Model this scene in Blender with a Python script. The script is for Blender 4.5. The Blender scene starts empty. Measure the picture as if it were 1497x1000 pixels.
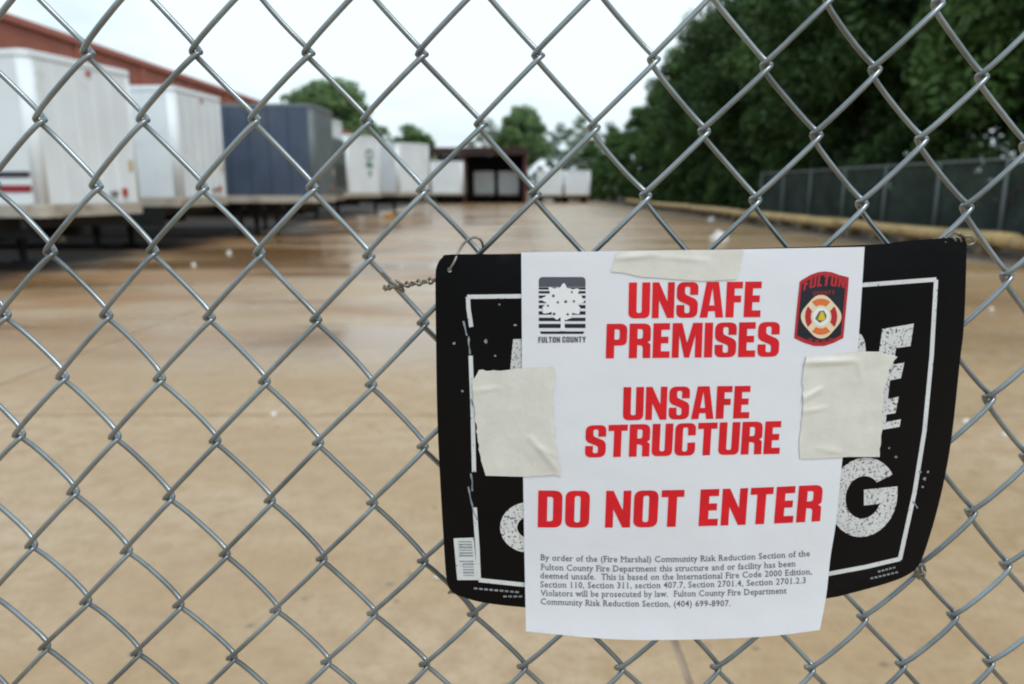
import bpy, math, random
import numpy as np
from mathutils import Vector, noise
from mathutils.geometry import delaunay_2d_cdt

# ------------------------------------------------------------------ camera, world, sun, exposure
sc = bpy.context.scene
COL = sc.collection
F_PX, CX, CY, H = 1077.0, 748.5, 500.0, 1.52          # focal length in photo pixels, optical centre, eye height
PITCH = math.atan(225 / F_PX)
CP, SP = math.cos(PITCH), math.sin(PITCH)
FENCE_Y = 0.49

cd = bpy.data.cameras.new('camera')
cam = bpy.data.objects.new('camera', cd); COL.objects.link(cam)
cam.location = (0, 0, H); cam.rotation_euler = (math.pi / 2 - PITCH, 0, 0)
cd.sensor_width = 36; cd.lens = 36 * F_PX / 1497
cd.clip_start = 0.02; cd.clip_end = 3000
cd.dof.use_dof = True; cd.dof.focus_distance = 0.49; cd.dof.aperture_fstop = 6.2; cd.dof.aperture_blades = 8
sc.camera = cam

SUN_EL, SUN_AZ = math.radians(58), math.radians(142)   # azimuth clockwise from +Y
w = bpy.data.worlds.new('World'); sc.world = w; w.use_nodes = True
nt = w.node_tree; nt.nodes.clear()
def wn(t): return nt.nodes.new(t)
out = wn('ShaderNodeOutputWorld'); bg = wn('ShaderNodeBackground'); bg.inputs[1].default_value = 0.1
sky = wn('ShaderNodeTexSky'); sky.sky_type = 'NISHITA'; sky.sun_disc = False
sky.sun_elevation = SUN_EL; sky.sun_rotation = SUN_AZ; sky.dust_density = 3.0; sky.air_density = 1.0
tc = wn('ShaderNodeTexCoord'); mp = wn('ShaderNodeMapping'); mp.inputs['Scale'].default_value = (1.0, 1.0, 2.6)
cl = wn('ShaderNodeTexNoise'); cl.inputs['Scale'].default_value = 1.7; cl.inputs['Detail'].default_value = 6; cl.inputs['Roughness'].default_value = .55
rmp = wn('ShaderNodeValToRGB')
rmp.color_ramp.elements[0].position = .36; rmp.color_ramp.elements[0].color = (.50, .50, .50, 1)
rmp.color_ramp.elements[1].position = .56; rmp.color_ramp.elements[1].color = (.97, .97, .97, 1)
mixc = wn('ShaderNodeMix'); mixc.data_type = 'RGBA'
mixc.inputs[7].default_value = (8.7, 10.1, 10.7, 1)
nt.links.new(tc.outputs['Generated'], mp.inputs[0]); nt.links.new(mp.outputs[0], cl.inputs['Vector'])
nt.links.new(cl.outputs['Fac'], rmp.inputs[0]); nt.links.new(rmp.outputs[0], mixc.inputs[0])
nt.links.new(sky.outputs[0], mixc.inputs[6]); nt.links.new(mixc.outputs[2], bg.inputs[0]); nt.links.new(bg.outputs[0], out.inputs[0])

sd = bpy.data.lights.new('sun', 'SUN'); sd.energy = 1.25; sd.angle = math.radians(20); sd.color = (1, .985, .96)
sun = bpy.data.objects.new('sun', sd); COL.objects.link(sun)
sdir = Vector((math.sin(SUN_AZ) * math.cos(SUN_EL), math.cos(SUN_AZ) * math.cos(SUN_EL), math.sin(SUN_EL)))
sun.rotation_euler = sdir.to_track_quat('Z', 'Y').to_euler(); sun.location = (0, -5, 30)

sc.view_settings.view_transform = 'Standard'; sc.view_settings.look = 'None'
sc.view_settings.exposure = 0.19; sc.view_settings.gamma = 1.0; sc.view_settings.use_curve_mapping = False
sc.render.engine = 'CYCLES'
sc.cycles.use_denoising = True
sc.cycles.max_bounces = 8; sc.cycles.transparent_max_bounces = 16
sc.cycles.pixel_filter_type = 'BLACKMAN_HARRIS'; sc.cycles.filter_width = 2.0

R = random.Random(7)

# ------------------------------------------------------------------ pixel -> direction helpers (photo is 1497 x 1000)
def ray(px, py):
    u = (px - CX) / F_PX; v = -(py - CY) / F_PX
    return u, CP + SP * v, -SP + CP * v
def at_y(px, py, Y):
    x, y, z = ray(px, py); k = Y / y
    return Vector((x * k, Y, H + z * k))
def on_ground(px, py, z0=0.0):
    x, y, z = ray(px, py); k = (z0 - H) / z
    return Vector((x * k, y * k, z0))

# ------------------------------------------------------------------ object helpers
def link(o, parent=None):
    COL.objects.link(o)
    if parent is not None: o.parent = parent
    return o
def tag(o, label=None, cat=None, group=None, kind=None):
    if label: o['label'] = label
    if cat: o['category'] = cat
    if group: o['group'] = group
    if kind: o['kind'] = kind
    return o
def empty(name, loc=(0, 0, 0), rz=0.0):
    o = bpy.data.objects.new(name, None); o.empty_display_size = .2
    o.location = loc; o.rotation_euler = (0, 0, rz); COL.objects.link(o); return o
def mesh_obj(name, v, f, mat, parent=None, smooth=False):
    me = bpy.data.meshes.new(name)
    me.from_pydata([tuple(p) for p in v], [], [tuple(int(i) for i in q) for q in f]); me.update()
    if smooth: me.polygons.foreach_set('use_smooth', [True] * len(me.polygons))
    if mat: me.materials.append(mat)
    return link(bpy.data.objects.new(name, me), parent)
def inst(name, me, parent=None, loc=(0, 0, 0), rot=(0, 0, 0), scale=(1, 1, 1)):
    o = bpy.data.objects.new(name, me); o.location = loc; o.rotation_euler = rot; o.scale = scale
    return link(o, parent)
def copy_tree(o, parent=None):
    c = o.copy(); COL.objects.link(c); c.parent = parent
    for ch in list(o.children): copy_tree(ch, c)
    return c

class MB:
    def __init__(s): s.v = []; s.f = []
    def box(s, x0, x1, y0, y1, z0, z1, b=0.0):
        n = len(s.v)
        if b <= 0:
            s.v += [(x, y, z) for z in (z0, z1) for y in (y0, y1) for x in (x0, x1)]
            s.f += [tuple(n + i for i in q) for q in ((0, 2, 3, 1), (4, 5, 7, 6), (0, 1, 5, 4), (2, 6, 7, 3), (0, 4, 6, 2), (1, 3, 7, 5))]
        else:   # chamfered box
            P = {}
            for iz, z, sz in ((0, z0, 1), (1, z1, -1)):
                for iy, y, sy in ((0, y0, 1), (1, y1, -1)):
                    for ix, x, sx in ((0, x0, 1), (1, x1, -1)):
                        P[ix, iy, iz] = len(s.v)
                        s.v += [(x, y + sy * b, z + sz * b), (x + sx * b, y, z + sz * b), (x + sx * b, y + sy * b, z)]
            def fc(ids): s.f.append(tuple(ids))
            for i in (0, 1):
                q = [(i, 0, 0), (i, 0, 1), (i, 1, 1), (i, 1, 0)]; fc([P[k] for k in (q if i == 0 else q[::-1])])
                q = [(0, i, 0), (1, i, 0), (1, i, 1), (0, i, 1)]; fc([P[k] + 1 for k in (q if i == 0 else q[::-1])])
                q = [(0, 0, i), (0, 1, i), (1, 1, i), (1, 0, i)]; fc([P[k] + 2 for k in (q if i == 0 else q[::-1])])
            for a in (0, 1):
                for c in (0, 1):
                    p, q = P[a, c, 0], P[a, c, 1]; fc([p, q, q + 1, p + 1] if a != c else [p, p + 1, q + 1, q])
                    p, q = P[a, 0, c], P[a, 1, c]; fc([p, q, q + 2, p + 2] if a == c else [p, p + 2, q + 2, q])
                    p, q = P[0, a, c], P[1, a, c]; fc([p + 1, p + 2, q + 2, q + 1] if a == c else [p + 1, q + 1, q + 2, p + 2])
                    for e in (0, 1):
                        k = P[a, c, e]; fc([k, k + 1, k + 2] if (a + c + e) % 2 == 0 else [k, k + 2, k + 1])
        return s
    def tube(s, pts, rad, n=8, cap=True):
        v, f = tube(pts, rad, n, cap); o = len(s.v)
        s.v += [tuple(p) for p in v]; s.f += [tuple(i + o for i in q) for q in f]; return s
    def build(s, name, mat, parent=None, smooth=False): return mesh_obj(name, s.v, s.f, mat, parent, smooth)

def tube(pts, rad, n=8, cap=True):
    pts = np.array([tuple(p) for p in pts], float); m = len(pts)
    rad = np.full(m, rad) if np.isscalar(rad) else np.array(rad, float)
    t = np.gradient(pts, axis=0); t /= np.linalg.norm(t, axis=1)[:, None] + 1e-12
    ref = np.array([0, 1, 0]) if abs(t[0][1]) < .8 else np.array([1, 0, 0])
    nrm = np.cross(t[0], ref); nrm /= np.linalg.norm(nrm)
    N = np.zeros_like(pts)
    for i in range(m):
        nrm = nrm - t[i] * nrm.dot(t[i]); nrm /= np.linalg.norm(nrm) + 1e-12; N[i] = nrm
    B = np.cross(t, N)
    a = np.arange(n) * 2 * math.pi / n
    v = (pts[:, None, :] + rad[:, None, None] * (np.cos(a)[None, :, None] * N[:, None, :] + np.sin(a)[None, :, None] * B[:, None, :])).reshape(-1, 3)
    f = []
    for i in range(m - 1):
        for k in range(n):
            k2 = (k + 1) % n
            f.append((i * n + k, i * n + k2, (i + 1) * n + k2, (i + 1) * n + k))
    if cap: f.append(tuple(range(n - 1, -1, -1))); f.append(tuple((m - 1) * n + k for k in range(n)))
    return v, f

# ------------------------------------------------------------------ materials
def material(name, col, rough=.6, metal=0.0, var=0.0, vscale=3.0, bump=0.0, bscale=30.0, spec=.5, dirt=None, dscale=1.5, dlo=.5, dhi=.7, coords='Object', trans=0.0, sheen=0, alpha=1.0, streak=0.0):
    m = bpy.data.materials.new(name); m.use_nodes = True; t = m.node_tree; t.nodes.clear()
    N, L = t.nodes.new, t.links.new
    o = N('ShaderNodeOutputMaterial'); p = N('ShaderNodeBsdfPrincipled')
    p.inputs['Roughness'].default_value = rough; p.inputs['Metallic'].default_value = metal
    p.inputs['Specular IOR Level'].default_value = spec
    if coords == 'World': co = N('ShaderNodeNewGeometry').outputs['Position']
    else: co = N('ShaderNodeTexCoord').outputs['Object']
    c = N('ShaderNodeRGB'); c.outputs[0].default_value = (*col, 1); cur = c.outputs[0]
    if var > 0:
        nz = N('ShaderNodeTexNoise'); nz.inputs['Scale'].default_value = vscale; nz.inputs['Detail'].default_value = 6; L(co, nz.inputs['Vector'])
        mr = N('ShaderNodeMapRange'); mr.inputs[1].default_value = .3; mr.inputs[2].default_value = .7; mr.inputs[3].default_value = 1 - var; mr.inputs[4].default_value = 1 + var
        L(nz.outputs['Fac'], mr.inputs[0])
        mu = N('ShaderNodeVectorMath'); mu.operation = 'SCALE'; L(cur, mu.inputs[0]); L(mr.outputs[0], mu.inputs['Scale']); cur = mu.outputs[0]
    if dirt:
        nz = N('ShaderNodeTexNoise'); nz.inputs['Scale'].default_value = dscale; nz.inputs['Detail'].default_value = 8; nz.inputs['Roughness'].default_value = .65; L(co, nz.inputs['Vector'])
        mr = N('ShaderNodeMapRange'); mr.inputs[1].default_value = dlo; mr.inputs[2].default_value = dhi; L(nz.outputs['Fac'], mr.inputs[0])
        mx = N('ShaderNodeMix'); mx.data_type = 'RGBA'; L(mr.outputs[0], mx.inputs[0]); L(cur, mx.inputs[6]); mx.inputs[7].default_value = (*dirt, 1); cur = mx.outputs[2]
    if streak > 0:   # rain-washed grime running down the panels
        mpp = N('ShaderNodeMapping'); mpp.inputs['Scale'].default_value = (5, 5, .22); L(co, mpp.inputs[0])
        nz = N('ShaderNodeTexNoise'); nz.inputs['Scale'].default_value = 1.4; nz.inputs['Detail'].default_value = 7; nz.inputs['Roughness'].default_value = .65; L(mpp.outputs[0], nz.inputs['Vector'])
        mr = N('ShaderNodeMapRange'); mr.inputs[1].default_value = .52; mr.inputs[2].default_value = .74; mr.inputs[4].default_value = streak * 3; L(nz.outputs['Fac'], mr.inputs[0])
        mx = N('ShaderNodeMix'); mx.data_type = 'RGBA'; L(mr.outputs[0], mx.inputs[0]); L(cur, mx.inputs[6]); mx.inputs[7].default_value = (.44, .42, .39, 1); cur = mx.outputs[2]
    L(cur, p.inputs['Base Color'])
    if bump > 0:
        nb = N('ShaderNodeTexNoise'); nb.inputs['Scale'].default_value = bscale; nb.inputs['Detail'].default_value = 5; L(co, nb.inputs['Vector'])
        bp = N('ShaderNodeBump'); bp.inputs['Strength'].default_value = bump; bp.inputs['Distance'].default_value = 1.0 / bscale * .3; L(nb.outputs['Fac'], bp.inputs['Height']); L(bp.outputs[0], p.inputs['Normal'])
    sh = p.outputs[0]
    if trans > 0:
        tr = N('ShaderNodeBsdfTranslucent'); L(cur, tr.inputs[0]); ms = N('ShaderNodeMixShader'); ms.inputs[0].default_value = trans
        L(sh, ms.inputs[1]); L(tr.outputs[0], ms.inputs[2]); sh = ms.outputs[0]
    if alpha < 1:
        tr = N('ShaderNodeBsdfTransparent'); ms = N('ShaderNodeMixShader'); ms.inputs[0].default_value = alpha
        L(tr.outputs[0], ms.inputs[1]); L(sh, ms.inputs[2]); sh = ms.outputs[0]
    L(sh, o.inputs[0]); return m

M = {}
M['wire'] = material('galvanised_wire', (.265, .30, .318), .28, .80, var=.22, vscale=22, dirt=(.06, .064, .064), dscale=9, dlo=.48, dhi=.80)
M['tie'] = material('tie_wire', (.24, .23, .20), .45, .7, var=.25, vscale=80, dirt=(.16, .10, .06), dscale=60, dlo=.5, dhi=.7)
M['sign_black'] = material('sign_black', (.0028, .0030, .0038), .26, spec=.13, var=.25, vscale=18, bump=.05, bscale=60, dirt=(.012, .013, .016), dscale=9, dlo=.58, dhi=.85)
M['sign_white'] = material('sign_white', (.62, .64, .66), .45, var=.08, vscale=50, dirt=(.12, .12, .13), dscale=420, dlo=.60, dhi=.68)
M['sign_letters'] = material('sign_worn_white', (.60, .61, .62), .5, var=.1, vscale=40, dirt=(.02, .02, .024), dscale=620, dlo=.545, dhi=.60)
M['smear'] = material('sign_smear', (.22, .25, .28), .5, var=.4, vscale=120)
M['paper'] = material('paper', (.83, .85, .91), .75, spec=.25, var=.025, vscale=9, bump=.10, bscale=25, trans=.18)
M['red_ink'] = material('red_ink', (.64, .009, .018), .6, spec=.3, var=.10, vscale=60)
M['black_ink'] = material('black_ink', (.014, .015, .026), .6, spec=.3, var=.25, vscale=150)
M['grey_ink'] = material('grey_ink', (.085, .085, .11), .6, spec=.3)
M['text_ink'] = material('text_ink', (.115, .118, .145), .7, spec=.2)
M['patch_red'] = material('patch_red', (.42, .012, .02), .6)
M['patch_dark_red'] = material('patch_dark_red', (.22, .010, .014), .6)
M['cream'] = material('patch_cream', (.72, .60, .42), .6)
M['orange'] = material('patch_orange', (.66, .15, .035), .6)
M['ink_yellow'] = material('patch_yellow', (.66, .46, .03), .6)
M['ink_olive'] = material('patch_olive', (.10, .13, .06), .6)
M['ink_white'] = material('print_white', (.74, .75, .78), .7)
M['tape'] = material('masking_tape', (.80, .79, .735), .5, spec=.35, var=.06, vscale=60, bump=.22, bscale=200, trans=.10, alpha=.84)
M['white_panel'] = material('trailer_white', (.79, .845, .88), .42, var=.05, vscale=1.2, dirt=(.55, .55, .53), dscale=1.3, dlo=.6, dhi=.85, coords='World', streak=.04)
M['blue_panel'] = material('trailer_blue', (.060, .084, .135), .42, var=.14, vscale=1.5, dirt=(.12, .12, .14), dscale=1.0, dlo=.55, dhi=.8, coords='World', streak=.0)
M['grey_panel'] = material('trailer_grey', (.13, .16, .17), .5, var=.2, vscale=2, coords='World')
M['unit_grey'] = material('cooling_unit_grey', (.09, .12, .115), .5, var=.3, vscale=3)
M['rail_beige'] = material('trailer_rail', (.42, .38, .32), .6, var=.15, vscale=2.5, dirt=(.20, .10, .06), dscale=2.0, dlo=.52, dhi=.72, coords='World')
M['chassis'] = material('chassis_black', (.013, .012, .011), .7, var=.3, vscale=4)
M['skirt_green'] = material('skirt_green', (.004, .009, .007), .6)
M['tyre'] = material('tyre_rubber', (.016, .016, .016), .8)
M['rim'] = material('wheel_rim', (.25, .24, .22), .5, .5)
M['red_lamp'] = material('red_lamp', (.42, .03, .02), .3)
M['stripe_black'] = material('stripe_black', (.02, .02, .03), .5)
M['stripe_red'] = material('stripe_red', (.30, .008, .016), .5)
M['green_print'] = material('green_print', (.04, .20, .12), .6)
M['yellow_tag'] = material('yellow_tag', (.55, .46, .28), .6)
M['coping'] = material('coping', (.37, .10, .058), .6, coords='World')
M['dock_red'] = material('dock_red_steel', (.085, .018, .016), .6, var=.2, vscale=2)
M['dock_fascia'] = material('dock_fascia', (.030, .012, .011), .7)
M['dock_dark'] = material('dock_dark', (.02, .018, .018), .8)
M['bark'] = material('bark', (.06, .045, .032), .9, var=.3, vscale=6, bump=.6, bscale=12)
M['log'] = material('weathered_log', (.52, .36, .16), .7, var=.22, vscale=1.4, dirt=(.22, .10, .035), dscale=2.2, dlo=.52, dhi=.72, bump=.4, bscale=20, coords='World')
M['block'] = material('support_block', (.17, .12, .07), .8, var=.3, vscale=6)
M['steel'] = material('fence_steel', (.18, .205, .205), .6, .2)
M['screen'] = material('privacy_screen', (.060, .078, .072), .9, var=.35, vscale=.9, coords='World', alpha=.42, spec=.1)
M['litter'] = material('litter_white', (.72, .71, .68), .7)
M['chock'] = material('chock_orange', (.55, .27, .04), .6)
M['soil'] = material('soil', (.085, .066, .048), .85, var=.35, vscale=1.3, bump=.8, bscale=9, dirt=(.16, .13, .10), dscale=3, dlo=.5, dhi=.68, coords='World')
M['joint'] = material('joint_filler', (.26, .20, .145), .8, var=.3, vscale=6, coords='World')

def leaf_mat(name, col, tr=.25):
    m = material(name, col, .55, var=.5, vscale=.55, spec=.3, trans=tr, coords='World'); return m
M['leaf_dark'] = leaf_mat('leaf_dark', (.036, .080, .020))
M['leaf_mid'] = leaf_mat('leaf_mid', (.078, .150, .040))
M['leaf_bright'] = leaf_mat('leaf_bright', (.17, .27, .11), .45)
M['leaf_pale'] = leaf_mat('leaf_pale', (.28, .35, .27), .45)
M['flower'] = material('flower_pink', (.30, .05, .12), .6)

def brick_mat():
    m = bpy.data.materials.new('red_brick'); m.use_nodes = True; t = m.node_tree
    p = t.nodes['Principled BSDF']; N, L = t.nodes.new, t.links.new
    g = N('ShaderNodeNewGeometry'); sp = N('ShaderNodeSeparateXYZ'); L(g.outputs['Position'], sp.inputs[0])
    ad = N('ShaderNodeMath'); L(sp.outputs['X'], ad.inputs[0]); L(sp.outputs['Y'], ad.inputs[1])
    cb = N('ShaderNodeCombineXYZ'); L(ad.outputs[0], cb.inputs[0]); L(sp.outputs['Z'], cb.inputs[1])
    b = N('ShaderNodeTexBrick'); b.inputs['Scale'].default_value = 1.0; b.inputs['Brick Width'].default_value = .22; b.inputs['Row Height'].default_value = .075; b.inputs['Mortar Size'].default_value = .01
    b.inputs['Color1'].default_value = (.37, .098, .056, 1); b.inputs['Color2'].default_value = (.43, .125, .074, 1); b.inputs['Mortar'].default_value = (.26, .12, .09, 1)
    L(cb.outputs[0], b.inputs['Vector'])
    n = N('ShaderNodeTexNoise'); n.inputs['Scale'].default_value = .5; n.inputs['Detail'].default_value = 6; L(g.outputs['Position'], n.inputs['Vector'])
    mr = N('ShaderNodeMapRange'); mr.inputs[3].default_value = .7; mr.inputs[4].default_value = 1.25; L(n.outputs['Fac'], mr.inputs[0])
    s = N('ShaderNodeVectorMath'); s.operation = 'SCALE'; L(b.outputs['Color'], s.inputs[0]); L(mr.outputs[0], s.inputs['Scale'])
    L(s.outputs[0], p.inputs['Base Color']); p.inputs['Roughness'].default_value = .85
    return m
M['brick'] = brick_mat()

def concrete_mat():
    m = bpy.data.materials.new('stained_wet_concrete'); m.use_nodes = True; t = m.node_tree
    p = t.nodes['Principled BSDF']; N, L = t.nodes.new, t.links.new
    pos = N('ShaderNodeNewGeometry').outputs['Position']
    def mapped(sx, sy, off=0):
        k = N('ShaderNodeMapping'); k.inputs['Scale'].default_value = (sx, sy, 1); k.inputs['Location'].default_value = (off, off * .7, 0); L(pos, k.inputs[0]); return k.outputs[0]
    def nz(vec, sc_, det=6, ro=.55):
        n = N('ShaderNodeTexNoise'); n.inputs['Scale'].default_value = sc_; n.inputs['Detail'].default_value = det; n.inputs['Roughness'].default_value = ro; L(vec, n.inputs['Vector']); return n.outputs['Fac']
    def rng(v, a, b, c=0., d=1., smooth=True):
        r = N('ShaderNodeMapRange'); r.inputs[1].default_value = a; r.inputs[2].default_value = b; r.inputs[3].default_value = c; r.inputs[4].default_value = d
        if smooth: r.interpolation_type = 'SMOOTHSTEP'
        L(v, r.inputs[0]); return r.outputs[0]
    def mix(fac, a, b):
        x = N('ShaderNodeMix'); x.data_type = 'RGBA'
        for k, v in ((0, fac), (6, a), (7, b)):
            if isinstance(v, tuple): x.inputs[k].default_value = (*v, 1)
            else: L(v, x.inputs[k])
        return x.outputs[2]
    def math_(op, a, b):
        x = N('ShaderNodeMath'); x.operation = op
        for k, v in ((0, a), (1, b)):
            if isinstance(v, (int, float)): x.inputs[k].default_value = v
            else: L(v, x.inputs[k])
        return x.outputs[0]
    sep = N('ShaderNodeSeparateXYZ'); L(pos, sep.inputs[0])
    base = mix(rng(nz(mapped(.5, .9), .9), .32, .68), (.375, .252, .132), (.460, .345, .228))
    base = mix(rng(nz(mapped(1, 1, 3), 7, 8, .65), .35, .75), base, (.335, .222, .120))
    base = mix(rng(nz(mapped(1, 1, 41), 28, 6, .7), .45, .75, 0, .6), base, (.27, .175, .092))
    # small dark specks and pits
    vo = N('ShaderNodeTexVoronoi'); vo.inputs['Scale'].default_value = 4.6; L(mapped(1, 1.3, 5), vo.inputs['Vector'])
    speck = math_('MULTIPLY', rng(vo.outputs['Distance'], .05, .10, 1, 0), rng(nz(mapped(1, 1, 9), 1.1), .42, .50))
    base = mix(math_('MULTIPLY', speck, .75), base, (.15, .11, .08))
    # rusty run-off stains, in bands across the yard, starting some metres in
    start = rng(sep.outputs['Y'], 5.2, 8.5)
    leftish = rng(math_('ADD', sep.outputs['X'], math_('MULTIPLY', nz(mapped(.2, .2, 51), 1.0, 4), 6.0)), 1.0, 5.5, 1, .25)
    stain = math_('MULTIPLY', leftish, rng(nz(mapped(.16, .55, 2), 1.0, 7, .6), .40, .54))
    stain = math_('MULTIPLY', stain, start)
    base = mix(math_('MULTIPLY', stain, .80), base, (.27, .130, .045))
    # standing water
    pud = math_('MULTIPLY', rng(nz(mapped(.13, .38, 14), 1.0, 6, .55), .475, .555), math_('MULTIPLY', start, leftish))
    base = mix(math_('MULTIPLY', pud, .5), base, (.20, .105, .045))
    # shade under the parked trailers, painted into the ground colour
    bay_shade = rng(math_('ADD', sep.outputs['X'], math_('MULTIPLY', nz(mapped(.5, .5, 31), 1.0, 5), 5.0)), -7.0, -5.2, 1, 0)
    base = mix(math_('MULTIPLY', bay_shade, start), base, (.015, .009, .005))
    L(base, p.inputs['Base Color'])
    damp = rng(nz(mapped(.3, .6, 21), 1.0, 5), .35, .65, .62, .40)
    damp = math_('SUBTRACT', damp, math_('MULTIPLY', start, .17))
    rough = mix(pud, damp, (.12, .12, .12)); rough = mix(math_('MULTIPLY', bay_shade, start), rough, (.85, .85, .85)); L(rough, p.inputs['Roughness'])
    p.inputs['Specular IOR Level'].default_value = .5
    bp = N('ShaderNodeBump'); bp.inputs['Distance'].default_value = .004
    L(math_('SUBTRACT', .28, math_('MULTIPLY', pud, .26)), bp.inputs['Strength']); L(nz(mapped(1, 1), 60, 5), bp.inputs['Height']); L(bp.outputs[0], p.inputs['Normal'])
    return m
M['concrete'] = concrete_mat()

# ------------------------------------------------------------------ ground, yard, verge
def sheet(name, x0, x1, y0, y1, z, mat, nx=1, ny=1):
    v = [(x0 + (x1 - x0) * i / nx, y0 + (y1 - y0) * j / ny, z) for j in range(ny + 1) for i in range(nx + 1)]
    f = [(j * (nx + 1) + i, j * (nx + 1) + i + 1, (j + 1) * (nx + 1) + i + 1, (j + 1) * (nx + 1) + i) for j in range(ny) for i in range(nx)]
    return mesh_obj(name, v, f, mat)
tag(sheet('ground', -1400, 1400, -300, 2500, -.075, M['soil']), kind='structure')
yard = tag(sheet('yard', -30, 10.2, -8, 100, -.0075, M['joint']), kind='structure')
SX, SY = 4.6, 4.6
slab_me = MB().box(0, SX - .022, 0, SY - .022, -.0065, 0, .002)
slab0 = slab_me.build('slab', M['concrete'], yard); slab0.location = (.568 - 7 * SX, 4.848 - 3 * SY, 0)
for i in range(-7, 3):
    for j in range(-3, 21):
        if (i, j) == (-7, -3): continue
        if i == 2: continue
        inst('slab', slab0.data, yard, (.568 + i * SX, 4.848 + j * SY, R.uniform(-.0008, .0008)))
vv, vf = [], []
ny = 90
for j in range(ny + 1):
    y = -8 + j * 1.5
    for i in range(9):
        x = 9.7 + i * .9 + (.5 * noise.noise((y * .35, i * .7, 3)) if i < 8 else 0)
        z = (.0 if i == 0 else .05 + .10 * noise.noise((x * .5, y * .3, 8)) + .02 * i) if i else -.03
        vv.append((x, y, z))
for j in range(ny):
    for i in range(8):
        a = j * 9 + i; vf.append((a, a + 1, a + 10, a + 9))
tag(mesh_obj('verge', vv, vf, M['soil'], smooth=True), kind='structure')

# ------------------------------------------------------------------ warehouse behind the trailers
b = empty('warehouse', (-22, 68, 0)); tag(b, 'long low red brick warehouse behind the row of parked trailers', 'building')
BX, BY0, BY1, BH = -22, 32.6, 106, 8.95
MB().box(-40, 0, BY0 - 68, BY1 - 68, -.07, BH - .35).build('wall', M['brick'], b)
MB().box(-40.05, .05, BY0 - 68.05, BY1 - 67.95, -.07, 1.30).build('wall_foot_shade', M['chassis'], b)  # black band added at the wall foot, standing in for shade behind the trailers
MB().box(-40.15, .18, BY0 - 68.18, BY1 - 67.85, BH - .35, BH, .03).build('roof_coping', M['coping'], b)
pil = MB().box(0, .09, -.3, .3, -.07, BH - .36).build('pilaster', M['brick'], b); pil.location = (0.001, BY0 - 68 + .32, 0)
for k in range(1, 12): inst('pilaster', pil.data, b, (0.001, BY0 - 68 + .32 + k * 6.6, 0))
dm = MB().box(0, .06, -1.3, 1.3, 1.15, 3.9, .01).build('dock_door', M['grey_panel'], b); dm.location = (.002, BY0 - 68 + 3.6, 0)
for k in range(1, 11): inst('dock_door', dm.data, b, (.002, BY0 - 68 + 3.6 + k * 6.6, 0))

# ------------------------------------------------------------------ trailers
def wheel(parent, x, y, rr=.5, wd=.26):
    def lathe(prof, n=24):
        v, f = [], []
        for k in range(n):
            a = 2 * math.pi * k / n
            for (yy, r) in prof: v.append((r * math.cos(a), yy, r * math.sin(a)))
        m = len(prof)
        for k in range(n):
            k2 = (k + 1) % n
            for i in range(m - 1): f.append((k * m + i, k * m + i + 1, k2 * m + i + 1, k2 * m + i))
        return v, f
    h = wd / 2
    tv, tf = lathe([(-h * .8, rr * .58), (-h, rr * .75), (-h, rr * .92), (-h * .8, rr), (h * .8, rr), (h, rr * .92), (h, rr * .75), (h * .8, rr * .58)])
    wv, wf = lathe([(-h * .55, .001), (-h * .75, rr * .2), (-h * .3, rr * .3), (-h * .4, rr * .5), (-h * .82, rr * .6), (h * .82, rr * .6), (h * .3, rr * .3), (h * .3, .001)])
    w_ = mesh_obj('wheel', tv, tf, M['tyre'], parent, True); w_.location = (x, y, rr)
    mesh_obj('rim', wv, wf, M['rim'], w_, True)
    return w_

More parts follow.
